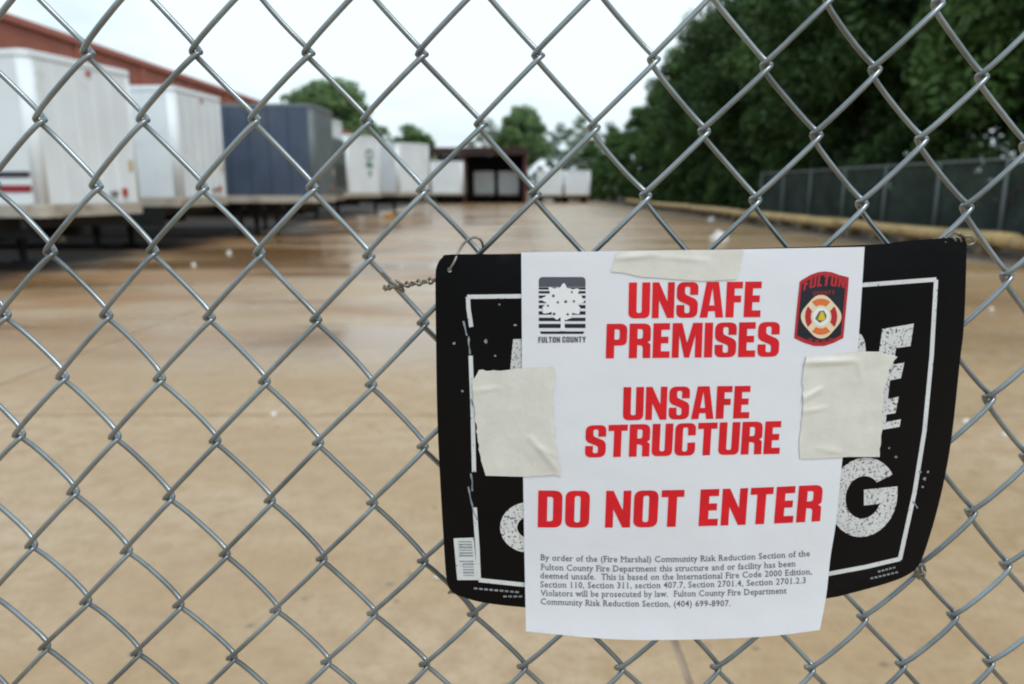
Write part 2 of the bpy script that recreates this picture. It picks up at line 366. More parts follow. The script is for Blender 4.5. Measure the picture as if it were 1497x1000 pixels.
def rounded_deck(x0, x1, hy, r, za, zb, name, mat, parent):
    o = [(x0, -hy)]
    for k in range(9):
        a = -math.pi / 2 + k * math.pi / 16; o.append((x1 - r + r * math.cos(a), -hy + r + r * math.sin(a)))
    o += [(x, -y) for x, y in o[::-1]]
    n = len(o); v = [(x, y, za) for x, y in o] + [(x, y, zb - .02) for x, y in o] + [(x - .02 * (1 if x > (x0 + x1) / 2 else -1), y * (1 - .02 / hy), zb) for x, y in o]
    f = [tuple(range(n))[::-1], tuple(range(2 * n, 3 * n))]
    for l in (0, n):
        for i in range(n): j = (i + 1) % n; f.append((l + i, l + j, l + n + j, l + n + i))
    return mesh_obj(name, v, f, mat, parent)
def trailer(loc, rz, label, side='white_panel', nose=None, L=13.6, W=2.55, z0=1.08, z1=4.0, detail=True, group='semi-trailers parked in the yard', seed=0, rail='rail_beige', pitch=1.22):
    """nose plane at local x = 0, body towards -x"""
    rr = random.Random(seed); nose = nose or side
    t = empty('semi_trailer', (loc[0], loc[1], 0), rz); tag(t, label, 'trailer', group)
    hw = W / 2
    MB().box(-L + .03, -.05, -hw + .04, hw - .04, z0 + .02, z1 - .05).build('box_body', M[nose], t)
    n = max(2, int(round(L / pitch))); pw = (L - .32) / n
    pm = MB().box(0, pw - .014, -.016, .016, z0 + .22, z1 - .12, .006)
    for k in range(1): pm.box(pw - .05, pw - .02, -.026, .026, z0 + .23, z1 - .13)
    first = None
    for s in (-1, 1):
        for k in range(n):
            x = -.16 - (k + 1) * pw
            if first is None: first = pm.build('side_panel', M[side], t); o = first
            else: o = inst('side_panel', first.data, t)
            o.location = (x, s * (hw - .017), 0); o.rotation_euler = (0, 0, rr.uniform(-.003, .003))
    np_ = 5; qw = (W - .36) / np_
    qm = MB().box(-.02, .02, 0, qw - .012, z0 + .22, z1 - .12, .006).box(.018, .03, qw - .05, qw - .02, z0 + .23, z1 - .13)
    f2 = None
    for k in range(np_):
        if f2 is None: f2 = qm.build('nose_panel', M[nose], t); o = f2
        else: o = inst('nose_panel', f2.data, t)
        o.location = (-.025, -hw + .18 + k * qw, 0)
    cp = MB()
    cp.tube([(0, 0, z0 + .02), (0, 0, z1 - .06)], .15, 24)
    c0 = cp.build('corner_post', M[nose], t, True); c0.location = (-.155, -hw + .152, 0)
    inst('corner_post', c0.data, t, (-.155, hw - .152, 0)); inst('corner_post', c0.data, t, (-L + .155, -hw + .152, 0)); inst('corner_post', c0.data, t, (-L + .155, hw - .152, 0))
    rounded_deck(-L, .012, hw + .012, .165, z1 - .11, z1, 'roof', M[nose], t)
    rounded_deck(-L, .010, hw + .015, .165, z0, z0 + .21, 'bottom_rail', M[rail], t)
    ch = MB()
    for s in (-.5, .5): ch.box(-L + .3, -.9, s - .06, s + .06, z0 - .42, z0 - .002)
    k = 0.5
    while k < L - .4: ch.box(-k - .05, -k + .05, -hw + .05, hw - .05, z0 - .20, z0 - .004); k += .6
    ch.build('chassis', M['chassis'], t)
    leg = MB().box(-.07, .07, -.07, .07, .35, z0 - .1).box(-.05, .05, -.05, .05, .05, .36).box(-.16, .16, -.14, .14, 0.0, .05)
    l0 = leg.build('landing_leg', M['chassis'], t); l0.location = (-2.6, -.75, 0)
    inst('landing_leg', l0.data, t, (-2.6, .75, 0))
    MB().tube([(-2.6, -.75, .62), (-2.6, .75, .62)], .03, 6).tube([(-2.55, -.7, .62), (-1.6, -.5, z0 - .2)], .025, 6).tube([(-2.55, .7, .62), (-1.6, .5, z0 - .2)], .025, 6).build('leg_brace', M['chassis'], t)
    for xx in (-L + 1.2, -L + 2.5):
        w0 = None
        for yy in (-hw + .15, -hw + .46, hw - .46, hw - .15): wheel(t, xx, yy)
        MB().tube([(xx, -hw + .2, .5), (xx, hw - .2, .5)], .07, 8).build('axle', M['chassis'], t)
    if detail:
        for y_ in (0.1,):
            l = MB().box(0, .035, -.06, .06, -.03, .03, .008).build('marker_lamp', M['red_lamp'], t); l.location = (-.003, y_, z1 - .2)
        l = MB().box(0, .05, -.055, .055, -.08, .08, .01).build('reflector', M['red_lamp'], t); l.location = (-.004, hw - .55, z0 + .42)
        l = MB().box(0, .07, -.08, .08, -.05, .05, .015).build('brake_coupling', M['rim'], t); l.location = (-.004, hw - .85, z0 + .40)
        l = MB().box(0, .02, -.06, .06, -.10, .10, .004).build('placard', M['yellow_tag'], t); l.location = (-.004, hw - .3, z0 + .95)
    return t

def nose_place(A, Bp): # near and far nose corner -> centre, rotation
    d = Vector((Bp[0] - A[0], Bp[1] - A[1])); return ((A[0] + Bp[0]) / 2, (A[1] + Bp[1]) / 2), math.atan2(-d.x, d.y)
t1 = trailer((-7.80, 14.12), -.21, 'white semi-trailer with black and red stripes along its side', seed=1, z1=3.78, z0=1.02)
hw = 1.275
for (za, zb, mm, nm) in ((1.70, 1.80, 'stripe_black', 'side_stripe'), (1.45, 1.57, 'stripe_red', 'side_stripe')):
    st = MB().box(-13.4, -.17, -hw - .013, -hw - .009, za, zb).build(nm, M[mm], t1)
t2 = trailer((-7.88, 19.4), -.07, 'white semi-trailer between the striped white one and the blue one', seed=2, z1=3.88)
MB().box(-6.6, -.5, -1.262, -1.235, .60, 1.075, .006).build('side_skirt', M['skirt_green'], t2)
MB().box(-10.6, -3.0, -1.262, -1.235, .42, 1.015, .006).build('side_skirt', M['chassis'], t1)
MB().box(-5.6, -3.1, .2, 1.1, .45, .95, .02).build('tool_box', M['chassis'], t1)
trailer((-5.97, 24.3), .0, 'blue-grey semi-trailer with a dark grey nose', 'blue_panel', 'grey_panel', seed=3, pitch=.62)
t4 = trailer((-6.62, 28.6), .0, 'white semi-trailer with a dark cooling unit on its nose, beside the blue one', seed=4, detail=False)
cu = MB().box(.012, .14, -1.05, 1.05, 1.35, 3.35, .06).build('cooling_unit', M['unit_grey'], t4)
for k in range(6): MB().box(.141, .155, -.85, .85, 1.6 + k * .14, 1.67 + k * .14).build('grille_slat', M['chassis'], cu)
t5 = trailer((-7.2, 36.9), -.53, 'white semi-trailer with green lettering on its nose', seed=5, detail=False)
trailer((-5.6, 43.3), -.68, 'white semi-trailer standing between the green-lettered one and the loading canopy', seed=6, detail=False)
# green lettering on the nose of t5 (blurred beyond reading in the photograph: three stacked marks)
def ring_mesh(cy, cz, ro, ri, x, n=20, sq=1.0):
    v, f = [], []
    for k in range(n):
        a = 2 * math.pi * k / n
        v += [(x, cy + ro * math.cos(a), cz + ro * sq * math.sin(a)), (x, cy + ri * math.cos(a), cz + ri * sq * math.sin(a))]
    for k in range(n):
        k2 = (k + 1) % n; f.append((2 * k, 2 * k2, 2 * k2 + 1, 2 * k + 1))
    return v, f
v, f = ring_mesh(.40, 3.12, .30, .16, .003, sq=.85); mesh_obj('nose_lettering', v, f, M['green_print'], t5)
mesh_obj('nose_lettering', [(.003, .12, 2.50), (.003, .68, 2.50), (.003, .62, 2.74), (.003, .46, 2.70), (.003, .40, 2.82), (.003, .14, 2.78)], [(0, 1, 2, 3, 4, 5)], M['green_print'], t5)
mesh_obj('nose_lettering', [(.003, .24, 2.40), (.003, .40, 1.98), (.003, .56, 2.40), (.003, .40, 2.30)], [(0, 1, 2, 3)], M['green_print'], t5)

# loading canopy and the trailers round it
c = empty('loading_canopy', (-3.4, 78, 0)); tag(c, 'open loading canopy on dark red steel posts', 'canopy')
MB().box(-4.9, 4.9, -2.6, 6, 5.02, 5.32, .02).build('roof', M['dock_dark'], c)
MB().box(-4.95, 4.95, -2.75, -2.6, 4.75, 5.38, .02).build('fascia', M['dock_fascia'], c)
MB().box(-4.97, 4.97, -2.78, -2.55, 5.38, 5.47, .01).build('gutter', M['dock_red'], c)
p0 = MB().box(-.16, .16, -.16, .16, -.03, 5.0, .01).build('post', M['dock_red'], c); p0.location = (4.7, -2.3, 0)
for (x, y) in ((-1.4, -2.3), (-4.7, -2.3), (4.7, 5.6), (-4.7, 5.6)): inst('post', p0.data, c, (x, y, 0))
MB().box(-4.9, 4.9, 5.8, 5.95, -.03, 5.0).build('back_wall', M['dock_dark'], c)
MB().box(4.78, 4.9, -2.1, 5.8, -.03, 5.0).build('side_wall', M['dock_dark'], c)
q = -math.pi / 2
trailer((-2.95, 79.6), q, 'short white box trailer under the canopy next to its red post', L=4.0, W=2.2, z0=.75, z1=3.25, detail=False, group='small box trailers by the loading canopy', seed=7)
trailer((-.35, 79.6), q, 'short white box trailer under the canopy against its side wall', L=4.0, W=2.2, z0=.75, z1=3.25, detail=False, group='small box trailers by the loading canopy', seed=8)
trailer((-6.4, 73.9), q, 'tall white trailer parked at the open end of the canopy', L=7, W=3.2, z0=.85, z1=4.1, detail=False, group='small box trailers by the loading canopy', seed=9)
trailer((3.9, 77.5), q, 'low white box trailer in the open just outside the canopy', L=6, W=2.7, z0=.7, z1=3.3, detail=False, group='small box trailers by the loading canopy', seed=10)
trailer((6.75, 77.8), q, 'low white box trailer in the open nearest the trees', L=6, W=2.7, z0=.7, z1=3.3, detail=False, group='small box trailers by the loading canopy', seed=11)
tag(MB().box(-.25, .25, -.16, .16, 0, .22, .04).build('wheel_chock', M['chock']), 'orange wheel chock on the ground beside a white trailer', 'wheel chock').location = (-6.4, 38.8, 0)

# ------------------------------------------------------------------ boundary fence and log rail on the right
FX = 12.0
bf = empty('boundary_fence', (FX, 24, 0)); tag(bf, 'steel post fence with dark green screen in front of the trees', 'fence')
ys = [12.2, 15.3, 18.3, 21.2, 24.2, 27.2, 30.3, 33.3, 36.2]
p0 = MB().tube([(0, 0, -.05), (0, 0, 2.24)], .042, 10).build('post', M['steel'], bf, True); p0.location = (0, ys[0] - 24, 0)
for y in ys[1:]: inst('post', p0.data, bf, (0, y - 24, 0))
MB().tube([(0, ys[0] - 24, 2.22), (0, ys[-1] - 24, 2.20)], .03, 8).build('top_rail', M['steel'], bf, True)
for a, b_ in zip(ys[:-1], ys[1:]):
    MB().box(.045, .052, a - 24 + .02, b_ - 24 - .02, .12, 2.18).build('screen_panel', M['screen'], bf)

def log_obj(p, q_, r0, r1, label, seed):
    p, q_ = Vector(p), Vector(q_); rr = random.Random(seed); n = 14; pts = []; rad = []
    side = Vector((1, 0, 0))
    for k in range(n):
        s = k / (n - 1); c_ = p.lerp(q_, s) + side * (.05 * math.sin(s * 3.1 + seed)) + Vector((0, 0, .02 * math.sin(s * 5 + seed * 2)))
        pts.append(c_); rad.append((r0 + (r1 - r0) * s) * (1 + rr.uniform(-.04, .04)))
    mid = (p + q_) / 2
    o = empty('log', (mid.x, mid.y, 0)); tag(o, label, 'log', 'logs laid end to end along the yard edge')
    m = MB().tube([x - Vector((mid.x, mid.y, 0)) for x in pts], rad, 14); m.build('trunk', M['log'], o, True)
    L_ = (q_ - p).length; nb = max(2, int(L_ / 1.6))
    bl = None
    for k in range(nb):
        s = (k + .5) / nb; c_ = p.lerp(q_, s)
        if bl is None: bl = MB().box(-.22, .22, -.14, .14, 0, .24, .02).build('support_block', M['block'], o); x = bl
        else: x = inst('support_block', bl.data, o)
        x.location = (c_.x - mid.x, c_.y - mid.y, -.01); x.rotation_euler = (0, 0, rr.uniform(-.2, .2))
segs = [((10.75, 7.0), (10.62, 15.6)), ((10.62, 15.7), (10.75, 24.3)), ((10.75, 24.4), (10.35, 33.5)), ((10.35, 33.6), (10.75, 44.5)), ((10.75, 44.6), (10.45, 57)), ((10.45, 57.1), (10.6, 70))]
for k, (a, b_) in enumerate(segs):
    log_obj((*a, .40), (*b_, .40), 1.7e-1, .15, ('long pale yellow log on low blocks in front of the screened fence' if k < 4 else 'long pale yellow log on low blocks beyond the end of the screened fence'), k)

# ------------------------------------------------------------------ trees
def crown_mesh(name, seed, mat, nclump, nleaf, rx, rz, zc, leaf, shape=1.0):
    rg = np.random.default_rng(seed)
    ctr = []
    while len(ctr) < nclump:
        p = rg.uniform(-1, 1, 3); r = np.linalg.norm(p)
        if r > 1 or r < .35: continue
        tz = p[2]; k = 1 - shape * .35 * max(0, tz)
        ctr.append((p[0] * rx * k, p[1] * rx * k, zc + tz * rz))
    ctr = np.array(ctr); cr = rg.uniform(.16, .34, nclump) * rx
    ci = rg.integers(0, nclump, nleaf)
    d = rg.normal(size=(nleaf, 3)); d /= np.linalg.norm(d, axis=1)[:, None]
    rad = cr[ci] * rg.uniform(.35, 1.1, nleaf) ** .6
    c_ = ctr[ci] + d * rad[:, None] * np.array([1, 1, .75])
    n = d * .6 + rg.normal(size=(nleaf, 3)) * .6 + np.array([0, 0, .35]); n /= np.linalg.norm(n, axis=1)[:, None]
    a = np.cross(n, rg.normal(size=(nleaf, 3))); a /= np.linalg.norm(a, axis=1)[:, None]; b_ = np.cross(n, a)
    s = leaf * rg.uniform(.6, 1.4, nleaf)[:, None]
    v = np.stack([c_ - a * s, c_ - b_ * s * .5 + n * s * .12, c_ + a * s, c_ + b_ * s * .5 + n * s * .12], 1).reshape(-1, 3)
    me = bpy.data.meshes.new(name)
    me.vertices.add(nleaf * 4); me.vertices.foreach_set('co', v.ravel())
    me.loops.add(nleaf * 4); me.loops.foreach_set('vertex_index', np.arange(nleaf * 4))
    me.polygons.add(nleaf); me.polygons.foreach_set('loop_start', np.arange(0, nleaf * 4, 4)); me.polygons.foreach_set('loop_total', np.full(nleaf, 4))
    me.update(calc_edges=True); me.validate(); me.materials.append(mat)
    return me, ctr
def trunk_mesh(seed, h, r, ctr):
    rr = random.Random(seed); m = MB()
    pts = [(rr.uniform(-.12, .12) * k, rr.uniform(-.12, .12) * k, -.15 + h * k / 6) for k in range(7)]
    m.tube(pts, [r * (1.25 if k == 0 else 1 - .13 * k) for k in range(7)], 9)
    idx = list(range(len(ctr))); rr.shuffle(idx)
    for i in idx[:9]:
        e = ctr[i]; k = rr.randint(2, 5); s = Vector(pts[k]); e = Vector(e)
        mid = s.lerp(e, .5) + Vector((0, 0, .12 * (e - s).length))
        m.tube([s, s.lerp(mid, .5), mid, mid.lerp(e, .6), e], [r * .42, r * .34, r * .24, r * .15, r * .05], 6, False)
    o = m.build('trunk', M['bark'], None, True); me = o.data; bpy.data.objects.remove(o); return me
VAR = {}
def tree_var(key, seed, mat, nclump, nleaf, rx, rz, zc, leaf, h, r):
    cm, ctr = crown_mesh('crown', seed, mat, nclump, nleaf, rx, rz, zc, leaf); VAR[key] = (cm, trunk_mesh(seed, h, r, ctr))
# unit size about 12 m tall
tree_var('oak_a', 11, M['leaf_dark'], 80, 26000, 3.6, 5.3, 6.9, .125, 8.5, .26)
tree_var('oak_b', 12, M['leaf_mid'], 72, 25000, 3.2, 5.5, 6.7, .125, 8.5, .22)
tree_var('oak_c', 13, M['leaf_dark'], 84, 26000, 4.0, 4.9, 7.0, .13, 8.0, .28)
tree_var('bright', 14, M['leaf_bright'], 130, 22000, 4.0, 4.2, 7.6, .20, 8.5, .30)
tree_var('pale', 15, M['leaf_pale'], 34, 4200, 2.6, 4.6, 7.0, .17, 9.5, .16)
tree_var('shrub', 16, M['leaf_dark'], 40, 7000, 3.4, 4.2, 4.4, .22, 4.0, .14)
tree_var('shrub_b', 17, M['leaf_mid'], 40, 7000, 3.0, 4.0, 4.2, .22, 4.0, .12)
def tree(name, key, x, y, s, label, cat, group, sz=1.0):
    t = empty(name, (x, y, -.02), R.uniform(0, 6.28)); t.scale = (s, s, s * sz); tag(t, label, cat, group)
    inst('trunk', VAR[key][1], t); inst('crown', VAR[key][0], t)
WOOD = 'tall dense dark green tree in the wood behind the boundary fence'
woods = [(15.8, 15.5, 1.25, 'oak_a'), (19, 19.5, 1.5, 'oak_c'), (15.6, 21.5, 1.2, 'oak_b'), (20.5, 25, 1.6, 'oak_a'), (16, 27.5, 1.25, 'oak_c'),
         (21.5, 31, 1.6, 'oak_b'), (16, 33.5, 1.35, 'oak_a'), (21, 38, 1.65, 'oak_c'), (15.8, 40, 1.30, 'oak_b'), (20.5, 45.5, 1.6, 'oak_a'), (15.6, 47, 1.25, 'oak_c'),
         (20, 53, 1.55, 'oak_b'), (15.2, 54.5, 1.25, 'oak_a'), (19.5, 60, 1.42, 'oak_c'), (15.4, 62, 1.16, 'oak_b'), (19, 68, 1.28, 'oak_b'), (15.2, 70, 1.03, 'oak_b'),
         (18.6, 77, 1.12, 'oak_b'), (14.6, 79, .92, 'oak_b'), (13.6, 88, .80, 'oak_b'), (17.2, 87, .95, 'oak_c'), (12.6, 95, .72, 'oak_b'), (10.6, 101, .66, 'oak_b'), (23, 16.5, 1.5, 'oak_c'), (28, 20, 1.6, 'oak_a'), (24, 20.5, 1.55, 'oak_b'), (25, 34, 1.75, 'oak_a'), (26, 44, 1.8, 'oak_c'), (26, 24, 1.7, 'oak_b')]
def wood_label(x, y, k):
    tone = 'lighter mid green' if k == 'oak_b' else ('broad dark green' if k == 'oak_c' else 'dark green')
    if x > 17.5: return 'tall %s tree in the back row of the wood, %s' % (tone, 'behind the screened fence' if y < 38 else 'beyond the fence end')
    return '%s tree at the wood front, %s' % (tone, 'right behind the screened fence' if y < 38 else 'beyond the fence end')
for (x, y, s, k) in woods: tree('tree', k, x, y, s, wood_label(x, y, k), 'tree', 'trees of the wood along the yard', R.uniform(.95, 1.08))
y = 11.5
while y < 86:
    k = R.choice(('shrub', 'shrub', 'shrub_b')); s = R.uniform(.30, .44)
    tree('shrub', k, 13.55 + R.uniform(-.2, .6), y, s, 'dark leafy shrub filling the foot of the wood', 'shrub', 'undergrowth shrubs along the wood'); y += R.uniform(1.7, 2.5)
for (x, y, s) in ((13.0, 42, .30), (12.9, 46.5, .34), (12.7, 51, .36), (12.6, 56.5, .36), (12.6, 62, .36), (12.5, 67.5, .36), (12.3, 73.5, .36), (12.2, 80, .38), (11.6, 85, .40), (10.9, 90, .42), (9.8, 94, .44), (8.2, 97, .42)):
    tree('shrub', 'shrub_b', x, y, s, 'dark leafy shrub filling the foot of the wood', 'shrub', 'undergrowth shrubs along the wood')
tree('tree', 'bright', -28.2, 117, 2.15, 'broad bright green tree rising behind the warehouse roof', 'tree', None, .68)
tree('tree', 'bright', -15.4, 118, .92, 'smaller green tree showing over a white trailer roof', 'tree', None)
tree('tree', 'bright', 1.6, 116, 1.08, 'green tree rising behind the loading canopy', 'tree', None, 1.05)
FAR = 'pale thin tree far behind the loading canopy'
for (x, y, s, k) in ((-4.5, 122, 1.1, 'pale'), (7.5, 125, 1.05, 'pale'), (11.5, 122, 1.15, 'pale'), (9.0, 112, .8, 'pale'), (13.5, 108, .95, 'pale')):
    tree('tree', k, x, y, s, FAR, 'tree', 'pale trees beyond the yard')
for k in range(16):
    tree('shrub', 'shrub_b', -33 + k * 3.1 + R.uniform(-.6, .6), 112 + R.uniform(-2, 3), R.uniform(.4, .62), 'low green bush closing off the far end of the yard', 'shrub', 'bushes at the far end of the yard')
fb = empty('flowering_shrub', (13.0, 19.25, 0)); tag(fb, 'small shrub with pink flowers behind the screened fence', 'shrub')
fm, fc = crown_mesh('crown', 31, M['leaf_mid'], 14, 700, .5, .75, 1.0, .06)
inst('crown', fm, fb); inst('stem', trunk_mesh(31, .9, .03, fc), fb)
pm_, _ = crown_mesh('blossom', 32, M['flower'], 10, 160, .5, .3, 1.5, .06); inst('blossom', pm_, fb)

# ------------------------------------------------------------------ litter on the ground
LIT = [(400, 607, .04, 'small white scrap on dry concrete near a slab joint'), (335, 370, .13, 'white paper scrap on wet ground near the landing legs'), (283, 388, .10, 'crumpled white litter on the brown wet patch'),
       (1470, 637, .05, 'white scrap on concrete beside the sign edge'), (1412, 618, .05, 'pale flat scrap on concrete beside the sign edge'), (641, 845, .035, 'tiny white scrap behind the lower corner of the black sign'),
       (1040, 323, .38, 'white plastic litter on the gravelly strip by the logs'), (1449, 453, .07, 'white scrap on the stained ground under the logs'), (90, 355, .35, 'pale yellow rag lying under the striped trailer'), (1052, 352, .62, 'white crumpled bag on the concrete, seen over the paper notice')]
for k, (px, py, s, lab) in enumerate(LIT):
    rr = random.Random(k); g = on_ground(px, py); n = 9; v = []; f = []
    for ring, (rad_, z) in enumerate(((1, .0), (.85, .22), (.45, .42))):
        for i in range(n):
            a = 6.283 * i / n; q_ = rad_ * rr.uniform(.7, 1.15); v.append((s * .5 * q_ * math.cos(a), s * .5 * q_ * math.sin(a) * .8, s * z * rr.uniform(.6, 1.3)))
    v.append((0, 0, s * .48)); v.append((0, 0, 0))
    for r_ in range(2):
        for i in range(n): j = (i + 1) % n; f.append((r_ * n + i, r_ * n + j, (r_ + 1) * n + j, (r_ + 1) * n + i))
    for i in range(n): j = (i + 1) % n; f.append((2 * n + i, 2 * n + j, 3 * n)); f.append((j, i, 3 * n + 1))
    o = mesh_obj('litter', v, f, M['litter'] if k != 8 else M['yellow_tag']); o.location = (g.x, g.y, .003); tag(o, lab, 'litter', 'litter scattered in the yard')

# ------------------------------------------------------------------ chain-link fence
TT = [(0, 0), (0, 1), (0, 2), (0, 3), (1, 0), (1, 1), (1, 2), (2, 0), (2, 1), (3, 0)]
CXc = [0.01161, -0.00523, 0.00028, 0.00067, 0.3666, 0.00203, -0.00285, -0.00228, -0.00043, -0.01427]
CZc = [-0.13465, -0.2208, 0.00028, 0.00498, -0.00796, 0.00153, 0.00071, 0.00091, 0.00883, 0.00048]
def poly(C, a, b_): return sum(c_ * a ** m * b_ ** n for c_, (m, n) in zip(C, TT))
def node(i, j):
    a, b_ = (i - 8) / 10, (j - 5) / 5
    ac, bc = min(1.05, max(-1.05, a)), min(1.1, max(-1.1, b_))
    h = 1e-3
    X = poly(CXc, ac, bc) + (a - ac) * .3545 + (b_ - bc) * -.006
    Z = poly(CZc, ac, bc) + (a - ac) * -.0068 + (b_ - bc) * -.2136
    rr = random.Random(i * 977 + j * 31)
    return X + rr.gauss(0, .0005), H + Z + rr.gauss(0, .0005)
WR, WA, DEL = .00178, .0058, .0028
cf = empty('chain_link_fence', (0, FENCE_Y, 0)); tag(cf, 'galvanised chain-link fence with diamond mesh carrying the black sign', 'fence')
TS = [0, .018, .05, .10, .2, .35, .5, .65, .8, .9, .95, .982]
J0, J1, I0, I1 = -9, 35, -26, 41
for k in range(I0, I1):
    pts = []
    rk = random.Random(k * 13 + 5); amp = WA * rk.uniform(.9, 1.12)
    for j in range(J0, J1):
        left = (k + j) % 2 == 0
        a = node(k if left else k + 1, j); b_ = node(k + 1 if left else k, j + 1)
        ax = a[0] + (-DEL if left else DEL); bx = b_[0] + (DEL if left else -DEL)
        s = 1 if left else -1            # '\' strands run behind, '/' strands in front
        bow = rk.gauss(0, .0004)
        for t_ in TS:
            e = abs(2 * t_ - 1)
            dep = s * amp * math.sqrt(max(0, 1 - e ** 3))
            pts.append((ax + (bx - ax) * t_ + bow * (1 - e * e), dep, a[1] + (b_[1] - a[1]) * t_ + bow * (1 - e * e)))
    v, f = tube(pts, WR, 8)
    o = mesh_obj('wire', v, f, M['wire'], cf, True)
for s, nm in ((-1.52, 'post'), (1.72, 'post')):
    MB().tube([(s, .045, -.05), (s, .045, 2.12)], .032, 12).build('post', M['steel'], cf, True)
MB().tube([(-1.52, .045, 2.06), (1.72, .045, 2.06)], .021, 10).build('top_rail', M['steel'], cf, True)
MB().tube([(-1.52, .012, .10), (1.72, .012, .10)], .003, 6).build('tension_wire', M['wire'], cf, True)

# ------------------------------------------------------------------ surfaces of the sign (pixel outline -> point on one gently bowed sheet)
def sheet_y(px, py):
    """distance of the bowed sign sheet from the eye plane: fixed to the mesh at its corners, standing off in the middle"""
    a = (px - 1020) / 400; b_ = (py - 610) / 260
    return FENCE_Y - .0105 - .017 * max(0, 1 - .85 * a * a) * (1 - .25 * b_ * b_) - .004 * max(-1, min(1.4, -b_)) * a * .3
def S(px, py, off=0.0): return at_y(px, py, sheet_y(px, py) - off)

def cdt(contours, interior=(), typ=2):
    vs, es = [], []
    for c_ in contours:
        n0 = len(vs); m = len(c_); vs += [Vector(p[:2]) for p in c_]; es += [(n0 + i, n0 + (i + 1) % m) for i in range(m)]
    vs += [Vector(p) for p in interior]
    ov, oe, of, *_ = delaunay_2d_cdt(vs, es, [], 0, 1e-6)
    ov = [(p.x, p.y) for p in ov]; keep = []
    C2 = [[tuple(p[:2]) for p in c_] for c_ in contours]
    for q_ in of:
        m_ = (sum(ov[i][0] for i in q_) / len(q_), sum(ov[i][1] for i in q_) / len(q_))
        if sum(inside(m_, c_) for c_ in C2) % 2: keep.append(list(q_))
    used = sorted({i for q_ in keep for i in q_}); ix = {o_: n_ for n_, o_ in enumerate(used)}
    return [ov[i] for i in used], [[ix[i] for i in q_] for q_ in keep]
def inside(p, poly_):
    x, y = p; r = False; j = len(poly_) - 1
    for i in range(len(poly_)):
        xi, yi = poly_[i]; xj, yj = poly_[j]
        if (yi > y) != (yj > y) and x < (xj - xi) * (y - yi) / (yj - yi) + xi: r = not r
        j = i
    return r
def smooth_outline(pts, n=4):
    """closed Catmull-Rom through the points; a point given as (x, y, 1) stays a sharp corner"""
    o = []; m = len(pts)
    for i in range(m):
        p0, p1, p2, p3 = (pts[(i + k) % m] for k in (-1, 0, 1, 2))
        if len(p1) > 2: p0 = p1
        if len(p2) > 2: p3 = p2
        for k in range(n):
            t_ = k / n
            o.append(tuple(.5 * (2 * p1[d] + (p2[d] - p0[d]) * t_ + (2 * p0[d] - 5 * p1[d] + 4 * p2[d] - p3[d]) * t_ ** 2 + (3 * p1[d] - p0[d] - 3 * p2[d] + p3[d]) * t_ ** 3) for d in (0, 1)))
    return o
def solid_sheet(name, outline, off, thick, mat, parent, step=14, holes=(), wob=None):
    xs = [p[0] for p in outline]; ys_ = [p[1] for p in outline]; inn = []
    y = min(ys_) + step / 2
    while y < max(ys_):
        x = min(xs) + step / 2
        while x < max(xs):
            p = (x, y)
            if inside(p, outline) and not any(inside(p, h_) for h_ in holes): inn.append(p)
            x += step
        y += step
    v2, f2 = cdt([outline, *holes], inn)
    wob = wob or (lambda x, y: 0)
    n = len(v2)
    v = [S(x, y, off + thick + wob(x, y)) for x, y in v2] + [S(x, y, off + wob(x, y)) for x, y in v2]
    # orient the front towards the viewer (-y)
    a, b_, c_ = (v[i] for i in f2[0][:3])
    if (b_ - a).cross(c_ - a).y > 0: f2 = [q_[::-1] for q_ in f2]
    f = list(f2) + [[i + n for i in q_[::-1]] for q_ in f2]
    cnt = {}
    for q_ in f2:
        for i in range(len(q_)): e = (q_[i], q_[(i + 1) % len(q_)]); cnt[e] = 1
    rim = {}
    def rv(i):
        if i not in rim: rim[i] = len(v); v.append(v[i].copy())
        return rim[i]
    for (a, b_) in cnt:
        if (b_, a) not in cnt: f.append([rv(b_), rv(a), rv(a + n), rv(b_ + n)])
    o = mesh_obj(name, v, f, mat, parent, False)
    pl = o.data.polygons; nf = len(f2) * 2
    for i in range(nf): pl[i].use_smooth = True
    return o
def print_shape(name, contours, off, mat, parent, typ=2, interior=()):
    dc = []
    for c_ in contours:
        o_ = []
        for i in range(len(c_)):
            a, b_ = Vector(c_[i][:2]), Vector(c_[(i + 1) % len(c_)][:2]); n_ = max(1, int(math.ceil((b_ - a).length / 7)))
            o_ += [tuple(a.lerp(b_, k / n_)) for k in range(n_)]
        dc.append(o_)
    xs = [p[0] for p in dc[0]]; ys_ = [p[1] for p in dc[0]]; inn = list(interior)
    if min(max(xs) - min(xs), max(ys_) - min(ys_)) > 14:
        y = min(ys_) + 4
        while y < max(ys_):
            x = min(xs) + 4
            while x < max(xs):
                if sum(inside((x, y), c_) for c_ in dc) % 2: inn.append((x, y))
                x += 7
            y += 7
    v2, f2 = cdt(dc, inn, typ)
    v = [S(x, y, off) for x, y in v2]
    if f2:
        a, b_, c_ = (v[i] for i in f2[0][:3])
        if (b_ - a).cross(c_ - a).y > 0: f2 = [q_[::-1] for q_ in f2]
    return mesh_obj(name, v, f2, mat, parent)
def band(pts, wd, step=8):
    """closed outline of a stripe of pixel width wd along a polyline, finely divided"""
    P = []
    for a, b_ in zip(pts[:-1], pts[1:]):
        a, b_ = Vector(a), Vector(b_); n = max(1, int((b_ - a).length / step))
        P += [a.lerp(b_, k / n) for k in range(n)]
    P.append(Vector(pts[-1])); Lf, Rt = [], []
    for i, p in enumerate(P):
        d = (P[min(i + 1, len(P) - 1)] - P[max(i - 1, 0)]).normalized(); nn = Vector((-d.y, d.x)) * wd / 2
        Lf.append(tuple(p + nn)); Rt.append(tuple(p - nn))
    return Lf + Rt[::-1]

